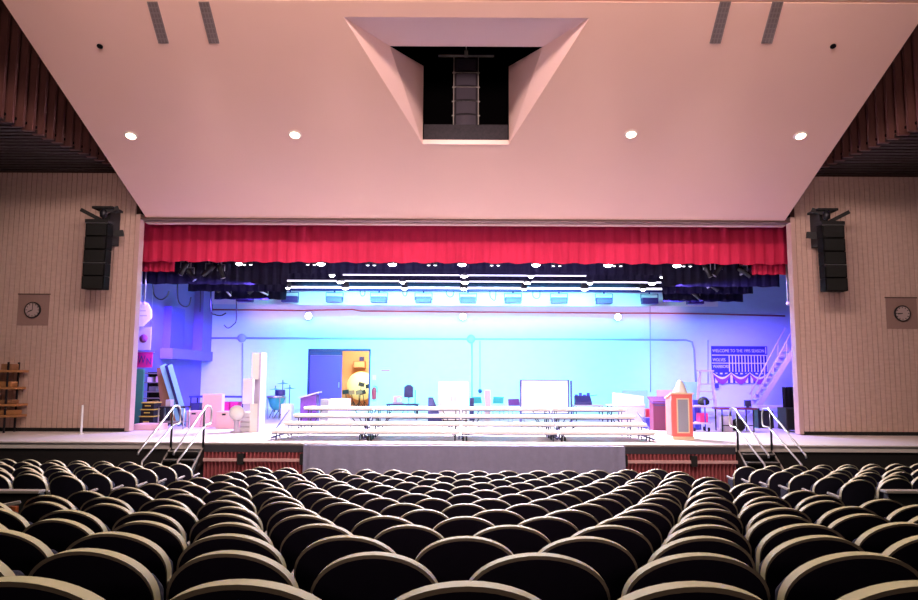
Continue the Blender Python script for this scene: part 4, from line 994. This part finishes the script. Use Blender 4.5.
MB().hexa([(a.x - .05, Y - .04, za), (b.x + .06, Y - .04, zb_), (b.x + .06, Y + .55, zb_), (a.x - .05, Y + .55, za)], [(a.x - .05, Y - .04, za + .04), (b.x + .06, Y - .04, zb_ + .04), (b.x + .06, Y + .55, zb_ + .04), (a.x - .05, Y + .55, za + .04)]).build('lid', M['lav'], t)
bt('storage_chest', 'low lavender chest in front of the doorway behind the risers', 'chest', 328.5, 399, 348, 415, 22.5, .5, 'lav')
bt('amplifier', 'grey amplifier left of the lavender chest, right of the purple lectern', 'amplifier', 320.5, 399.3, 328, 415, 22.5, .5, 'greypanel')
# left wing shelves and stacks
Y = 23.3; f0 = lambda px, py: U(px, py, Y); a, b = f0(142, 372), f0(159, 420)
t = thing('storage_shelves', 'dark storage shelves in the left wing with pale shelf edges', 'shelves', ((a.x + b.x) / 2, Y, 0))
for x in (a.x, b.x - .04):
    for y in (Y, Y + .46): MB().box(x, x + .04, y, y + .04, 0, a.z).build('upright', M['post'], t)
MB().box(a.x, b.x, Y + .5, Y + .51, 0, a.z).build('back_panel', M['black'], t)
zs = [f0(150, p_).z for p_ in (373, 382, 391.5, 398, 405)]
for z in zs: MB().box(a.x + .0, b.x, Y - .005, Y + .5, z - .03, z).build('shelf', M['arm'], t)
for (xa, xb), zi, hh, m_, lab in (((146, 150), 1, .16, 'white', 'white box on the second shelf of the left wing shelves'), ((154.5, 157), 1, .18, 'pinkbox', 'pale box at the right of the second wing shelf'), ((148, 155), 2, .16, 'greypanel', 'grey radio on the third shelf of the left wing shelves'),
                                ((146, 151), 4, .1, 'cream', 'cream box on the lowest shelf of the left wing shelves'), ((152, 157), 4, .13, 'tan', 'tan box on the lowest shelf of the left wing shelves')):
    solo('shelf_box', MB().box(f0(xa, 390).x, f0(xb, 390).x, Y + .05, Y + .35, zs[zi] + .001, zs[zi] + hh), M[m_], lab, 'box', 'boxes on the wing shelves', .008)
Y = 21.5; a, b = U(140, 405, Y), U(154, 405, Y)
zc_ = 0
for k, hh in enumerate((.34, .2, .2)):
    x0 = a.x + .03 * k; t = thing('tool_case', 'black tool case with yellow edge in the left wing, %s of three stacked' % ('bottom', 'middle', 'top')[k], 'case', ((x0 + b.x) / 2, Y, zc_), 'stacked tool cases')
    MB().box(x0, b.x, Y, Y + .5, zc_ + .001, zc_ + hh - .03).build('body', M['black'], t, .012)
    MB().box(x0 - .02, b.x + .02, Y - .02, Y + .52, zc_ + hh - .03, zc_ + hh).build('lid_edge', M['yellow'], t, .008)
    MB().box((x0 + b.x) / 2 - .08, (x0 + b.x) / 2 + .08, Y - .035, Y, zc_ + hh * .4, zc_ + hh * .55).build('handle', M['yellow'], t)
    zc_ += hh + .001
bt('trunk', 'black trunk on the floor beside the stacked tool cases', 'trunk', 155, 407, 163, 424, 21.9, .5, 'black')
bt('leaning_board', 'green board standing at the extreme left of the stage opening', 'board', 134, 369, 141, 428, 21.9, .08, 'green')
Y = 22.65; a, b = U(136, 352, Y), U(152, 367.5, Y)
t = thing('hanging_banner', 'magenta banner with a dark letter hanging in the left wing', 'banner', ((a.x + b.x) / 2, Y, b.z))
MB().box(a.x - .3, b.x, Y, Y + .03, b.z, a.z).build('cloth', M['magenta'], t)
text('W', 'lettering', .36, (U(137.5, 364, Y).x, Y - .008, U(140, 363.5, Y).z), M['navy'], t, w=.24)
text('N', 'lettering', .3, (U(146, 364, Y).x, Y - .008, U(140, 364.5, Y).z), M['purple'], t, w=.14)
MB().rod((a.x - .3, Y + .015, a.z), (b.x + .05, Y + .015, a.z), .02, 6).rod((b.x - .1, Y + .015, a.z), (b.x - .1, Y + .015, 8.59), .006, 5).rod((a.x, Y + .015, a.z), (a.x, Y + .015, 8.59), .006, 5).build('hanging_rod', M['steel'], t)
Y = 22.0; c = U(143, 314.5, Y); ow, oh = .27, .37
t = thing('hanging_sign', 'white eight-sided sign hanging high in the left wing', 'sign', (c.x, Y, c.z - oh))
MB().prism([(c.x - .4, c.z + oh), (c.x + .12, c.z + oh), (c.x + .25, c.z + .12), (c.x + .26, c.z - .1), (c.x + .0, c.z - oh), (c.x - .4, c.z - oh)], Y, Y + .08).build('board', M['white'], t, .02)
MB().box(c.x - .2, c.x + .08, Y - .006, Y, c.z + .1, c.z + .13).box(c.x - .2, c.x + .12, Y - .006, Y, c.z - .05, c.z - .02).build('painted_lines', M['lav'], t)
MB().rod((c.x - .1, Y + .04, c.z + oh), (c.x - .1, Y + .04, 8.59), .008, 5).build('hanging_wire', M['steel'], t)
a, b = U(134, 327, Y + .2), U(150, 350, Y + .2)
t = thing('painted_flat', 'lilac painted flat hanging in the left wing below the white sign', 'flat', ((a.x + b.x) / 2, Y + .2, b.z))
MB().box(a.x, b.x, Y + .2, Y + .26, b.z, a.z).build('panel', M['lav'], t)
MB().lathe(((a.x + b.x) / 2 + .05, Y + .199, (a.z + b.z) / 2), [(.13, 0), (.13, -.008), (.0001, -.01)], 14, 'Y').build('painted_motif', M['swag'], t)
MB().rod((a.x + .1, Y + .23, a.z), (a.x + .1, Y + .23, 8.59), .008, 5).build('hanging_wire', M['steel'], t)
# leaning boards
for i, ((tx_, ty_), (bx2, by2), w_, m_, lab) in enumerate((((162.5, 367), (169, 412), .36, 'brown', 'brown plywood board leaning in the left wing, widest'), ((167.5, 366), (175, 414), .16, 'tan', 'narrow tan board leaning in front of the brown plywood'),
                                              ((163, 365), (181, 425), .2, 'cyan', 'pale blue board leaning steeply beside the wing shelves'), ((167, 365), (184.5, 425), .14, 'navy', 'dark blue board leaning between two pale blue boards'), ((170, 365), (187.5, 426), .14, 'cyan', 'pale blue board leaning at the right of the leaning stack'))):
    yt, yb2 = 22.95 - .12 * i, 22.55 - .14 * i
    solo('leaning_plank', MB().beam(U(tx_, ty_, yt), flo(U(bx2, by2, yb2)) + Vector((0, 0, .03)), w_, .03, (0, 1, .0)), M[m_], lab, 'board', 'boards leaning in the left wing')
Y = 20.9
t = thing('steel_frame_table', 'grey steel frame table behind the left stage step handrails', 'table', flo(U(169, 427, Y)))
a, b = U(157, 406.5, Y), U(185, 406.5, Y)
MB().box(a.x, b.x, Y, Y + .5, a.z - .035, a.z).build('table_top', M['post'], t, .006)
for x in (a.x + .04, b.x - .04):
    for y in (Y + .04, Y + .46): MB().rod((x, y, 0), (x, y, a.z - .035), .022, 8).build('leg', M['steel'], t)
MB().rod((a.x + .04, Y + .04, .2), (b.x - .04, Y + .04, .2), .016, 6).rod((a.x + .04, Y + .46, .2), (b.x - .04, Y + .46, .2), .016, 6).build('stretcher', M['steel'], t)
x0, x1 = U(164, 405, Y).x, U(169, 405, Y).x
solo('carton', MB().box(x0, x1, Y + .1, Y + .35, a.z + .001, a.z + .19), M['lav'], 'small pale carton standing on the steel frame table', 'carton', None, .008)
bt('flat_case', 'long low pale pink case on the floor at the left of the stage', 'case', 134, 424, 159, 431, 20.45, .6, 'pinkbox')

# ================================================================== SEATS
def outline(a, inset=0.):
    pts = []; zc, b_ = .665, .195
    A_, B_ = a - inset, b_ - inset
    n = 22
    pts.append((-A_ * .86, .40 + inset)); pts.append((-A_ * .97, .54))
    for i in range(n + 1):
        q_ = PI - PI * i / n; pts.append((A_ * math.cos(q_), zc + B_ * abs(math.sin(q_)) ** .92))
    pts.append((A_ * .97, .54)); pts.append((A_ * .86, .40 + inset))
    return pts
def back_y(x, z): return .10 - .13 * (z - .40) / .46 * 1.0 + .35 * x * x
def make_seat(both):
    t = thing('auditorium_seat', 'x', 'seat', (0, 0, 0)); T = .052
    o_ = outline(.265); n = len(o_)
    rim = MB(); vs = []
    for x, z in o_:
        zi = .40 + (z - .40) * .985; xi = x * .972
        vs += [(x, back_y(x, z), z), (x, back_y(x, z) + T, z), (xi, back_y(xi, zi) + T - .004, zi - .008), (xi, back_y(xi, zi) + .004, zi - .008)]
    rim.add(vs, [(4 * i + a, 4 * i + (a + 1) % 4, 4 * (i + 1) + (a + 1) % 4, 4 * (i + 1) + a) for i in range(n - 1) for a in range(4)], False)
    me = rim.build('seat_rim', M['rim'], t)
    for p in me.data.polygons: p.use_smooth = True
    me.data.set_sharp_from_angle(angle=.7)
    for nm, off, mm, depth in (('back_shell', .004, 'chair_back', .018), ('back_cushion', T - .022, 'chair_fab', .03)):
        b = MB(); ii = [(x * .975, .40 + (z - .40) * .978) for x, z in o_]; k = len(ii) // 2; grid = []
        half = [(ii[j], ii[n - 1 - j]) for j in range(n // 2)]
        vs = []; m = 8
        for (l, r_) in half:
            for q_ in range(m + 1):
                x = l[0] + (r_[0] - l[0]) * q_ / m; z = l[1]; edge = 1 - abs(2 * q_ / m - 1)
                vs.append((x, back_y(x, z) + off, z))
            for q_ in range(m + 1):
                x = l[0] + (r_[0] - l[0]) * q_ / m; z = l[1]; edge = math.sin(PI * q_ / m)
                vs.append((x, back_y(x, z) + off + (depth if nm == 'back_shell' else .02 + depth * edge), z))
        L = 2 * (m + 1); fs = []
        for j in range(len(half) - 1):
            for q_ in range(m):
                fs.append((j * L + q_, j * L + q_ + 1, (j + 1) * L + q_ + 1, (j + 1) * L + q_)); fs.append((j * L + m + 1 + q_, j * L + m + 2 + q_, (j + 1) * L + m + 2 + q_, (j + 1) * L + m + 1 + q_))
            fs.append((j * L, (j + 1) * L, (j + 1) * L + m + 1, j * L + m + 1)); fs.append((j * L + m, (j + 1) * L + m, (j + 1) * L + L - 1, j * L + L - 1))
        fs.append(tuple(range(0, m + 1)) + tuple(range(2 * m + 1, m, -1)))
        j = (len(half) - 1) * L; fs.append(tuple(range(j, j + m + 1)) + tuple(range(j + 2 * m + 1, j + m, -1)))
        b.add(vs, fs, True); oo = b.build(nm, M[mm], t); oo.data.set_sharp_from_angle(angle=.8)
    st = MB(); sp_ = []
    for i in range(17):
        q_ = 2 * PI * i / 16
    prof = [(-.22, .43), (.22, .43), (.225, .66), (.18, .72), (-.18, .72), (-.225, .66)]
    st.prism(prof, .19, .265); st.turn(.16, (0, .19, .43), 'X'); st.build('seat_pad', M['chair_fab'], t, .02)
    for sd in ((1, -1) if both else (1,)):
        sf = MB().box(sd * .279, sd * .289, .08, .3, 0, .58).box(sd * .272, sd * .289, .06, .32, 0, .025).build('side_frame', M['chair_back'], t, .004)
        ar = MB().prismx([(.07, .575), (.37, .60), (.39, .615), (.37, .635), (.07, .615)], sd * .27 - .018, sd * .27 + .018).build('armrest', M['arm'], t, .008)
    return t
def dup(root):
    r = root.copy(); C.objects.link(r)
    for ch in list(root.children): c = ch.copy(); C.objects.link(c); c.parent = r
    return r
seatA, seatB = make_seat(False), make_seat(True); used = {}
sp = .578; seats = []
for n in range(1, 17):
    Y0 = 1.894 + .8458 * (n - 1); fs_ = 17 - n
    if n % 2: xs_ = [(.012 + sp * k, sp) for k in range(-7, 8)]
    else: xs_ = [(-.33 - .538 * k, .538) for k in range(6, -1, -1)] + [(.275 + .6 * k, .6) for k in range(7)]
    if n % 2 == 0: xs_ = [(-.33 - .538 * 7, .538)] + xs_
    seats.append(('middle', n, Y0, xs_))
    if n >= 11:
        w_ = sp if n % 2 else .55
        seats.append(('left', n, Y0, [(-5.79 - w_ * k, w_) for k in range(9)])); seats.append(('right', n, Y0, [(5.74 + w_ * k, w_) for k in range(9)]))
rowname = {i: '%s row from the stage' % ORD[i] for i in range(1, 17)}; rowname[1] = 'front row at the stage'; rowname[16] = 'rearmost row'; rowname[15] = 'second rearmost row'
chosen = []
for blk, n, Y0, xs_ in seats:
    for k, (x, w_) in enumerate(xs_):
        Y = Y0 + .009 * x * x; zt_ = top_z(x, Y0)
        px, py = proj((x, Y, zt_)); hw = F * w_ / 2 / Y
        if px + hw < 4 or px - hw > 914 or py > 597: continue
        chosen.append((blk, n, k, x, w_, Y, zt_))
cnt = {}
for c_ in chosen: cnt.setdefault((c_[0], c_[1]), []).append(c_)
for (blk, n), row in cnt.items():
    N = len(row)
    for i, (_, _, k, x, w_, Y, zt_) in enumerate(row):
        if blk == 'middle':
            first = k == 0
            lab = 'dark rounded seat, middle block, %s, %s seat visible from its left' % (rowname[17 - n], ORD[i + 1])
        elif blk == 'left':
            first = k == 0
            lab = 'dark rounded seat, far left block, %s, %s seat from the aisle' % (rowname[17 - n], ORD[k + 1])
        else:
            first = k == 0
            lab = 'dark rounded seat, far right block, %s, %s seat from the aisle' % (rowname[17 - n], ORD[k + 1])
        proto = seatB if first else seatA
        o = proto if proto.name not in used else dup(proto); used[proto.name] = 1; used[o.name] = 1
        z0 = zt_ - .86
        o.location = (x, Y, z0); o.rotation_euler = (0, 0, math.atan(.018 * x)); o.scale = (w_ / .578, 1, 1)
        o['label'] = lab; o['category'] = 'seat'; o['group'] = '%s block of auditorium seats' % blk
# low walls behind the side blocks
for s, side in ((-1, 'left'), (1, 'right')):
    Yp = 9.55; tp = U(465 + s * 428, 491, Yp); xi = s * 5.5
    t = thing('half_wall', 'dark low wall with pale top rail behind the far %s seat block' % side, 'low wall', (s * 8, Yp, floor_z(8, Yp)), 'low walls behind the side blocks')
    x0, x1 = sorted((xi, s * 15.9))
    MB().box(x0, x1, Yp, Yp + .1, floor_z(5.5, Yp) - .1, tp.z - .03).build('panel', M['black'], t)
    MB().box(x0 - .03, x1, Yp - .03, Yp + .13, tp.z - .03, tp.z + .005).build('top_rail', M['arm'], t, .006)
xp = U(8, 513, 6.9)
t = thing('end_panel', 'orange wooden seat end panel with armrest at the left edge of the photo', 'end panel', (xp.x, 6.9, floor_z(xp.x, 6.9)))
MB().box(xp.x - .07, xp.x + .07, 6.9, 6.95, floor_z(xp.x, 6.9), U(8, 506.5, 6.9).z).build('panel', M['orangepanel'], t, .006)
zz = U(8, 505, 6.9).z; MB().beam((xp.x - .1, 6.85, zz - .01), (xp.x + .08, 6.95, zz + .02), .05, .025).build('armrest', M['arm'], t)

# ================================================================== LIGHT
def area(name, loc, aim, sx, sy, power, col, spread=PI):
    l = bpy.data.lights.new(name, 'AREA'); l.shape = 'RECTANGLE'; l.size = sx; l.size_y = sy; l.energy = power; l.color = col; l.spread = spread
    o = bpy.data.objects.new(name, l); C.objects.link(o); o.location = loc
    o.rotation_euler = (Vector(aim) - Vector(loc)).to_track_quat('-Z', 'Y').to_euler(); return o
def spot(name, loc, aim, power, col, ang, blend=.5, rad=.1):
    l = bpy.data.lights.new(name, 'SPOT'); l.energy = power; l.color = col; l.spot_size = math.radians(ang); l.spot_blend = blend; l.shadow_soft_size = rad
    o = bpy.data.objects.new(name, l); C.objects.link(o); o.location = loc
    o.rotation_euler = (Vector(aim) - Vector(loc)).to_track_quat('-Z', 'Y').to_euler(); return o
# house lights
spot('cove_light', (0, -6, 4.5), (0, 17, 9.2), 6200, (1, .66, .60), 66, .7, 1.2)
area('house_light', (0, 5.5, 8.6), (0, 6.2, 0), 12, 5, 640, (1, .90, .66))
area('panel_fill', (0, 7.5, 10.0), (0, 17.5, 7.0), 15, .6, 1150, (1, .76, .66), 2.6)  # added light without a fixture, brightens the slanted panel
for x in (-6, -3, 0, 3, 6):
    spot('front_of_house_spot', (x * .9, 9, 9.6), (x, 21, 3.5), 2000, (1, .86, .86), 27, .6, .12)
for px in (131, 295, 631, 801):
    c = onp(px, 135) + pnorm * .25
    spot('can_light', c, (c.x, c.y + .6, 0), 160, (1, .88, .74), 80, .6, .1)
# stage lights along the battens
area('stage_wash_front', (0, 21.9, 4.75), (0, 19.6, 0), 9, .3, 3600, (.88, .84, 1), 2.0)
area('stage_wash_rear', (0, 24.7, 4.7), (0, 25.5, 0), 12, .3, 300, (.50, .60, 1))
area('border_fill', (0, 21.9, 4.0), (0, 22.8, 5.0), 9, .2, 160, (.34, .22, 1))  # added violet light with no fixture, brightens the border cloths
area('cyc_wash', (0, 26.25, 4.78), (0, 33.5, 1.4), 12.5, .1, 1350, (.16, .84, 1), 1.7)
area('cyc_top_wash', (0, 28.9, 4.3), (0, 30.2, 6.0), 11, .2, 60, (.5, 1, 1))
area('wall_fill', (0, 30.7, 4.75), (0, 33.5, 4.45), 20, .1, 55, (1, .46, .76), .7)  # added pink fill hidden behind the cyclorama, tints the wall top
for s in (-1, 1):
    area('violet_wash', (s * 9.6, 26.2, 4.40), (s * 12.3, 33.5, .8), 6, .1, 620, (.13, .07, 1), .95)
    area('violet_side', (s * 7.5, 21.8, 4.4), (s * 9.5, 24, 0), 3, .3, 450, (.26, .16, 1), 2.4)
area('side_room_light', (door_m + 1, 35.5, 3.7), (door_m + 1, 36.5, 0), 2, 1, 300, (1, .88, .66))

# ================================================================== WORLD, CAMERA
wd = bpy.data.worlds.new('World'); bpy.context.scene.world = wd; wd.use_nodes = True
wd.node_tree.nodes['Background'].inputs[0].default_value = (.05, .04, .06, 1); wd.node_tree.nodes['Background'].inputs[1].default_value = .2
cam = bpy.data.cameras.new('Camera'); co = bpy.data.objects.new('Camera', cam); C.objects.link(co)
cam.sensor_width = 36; cam.lens = F / 918 * 36; cam.shift_x = -6 / 918; cam.clip_end = 200; cam.clip_start = .05
co.matrix_world = Matrix.Translation((0, 0, E)) @ Matrix.Rotation(PI / 2 + TH, 4, 'X') @ Matrix.Rotation(ROLL, 4, 'Z')
sc = bpy.context.scene; sc.camera = co
vs_ = sc.view_settings; vs_.view_transform = 'Standard'; vs_.look = 'None'; vs_.gamma = 1; vs_.use_curve_mapping = False; vs_.exposure = 0
for o in bpy.data.objects:
    if '_w' in o: del o['_w']
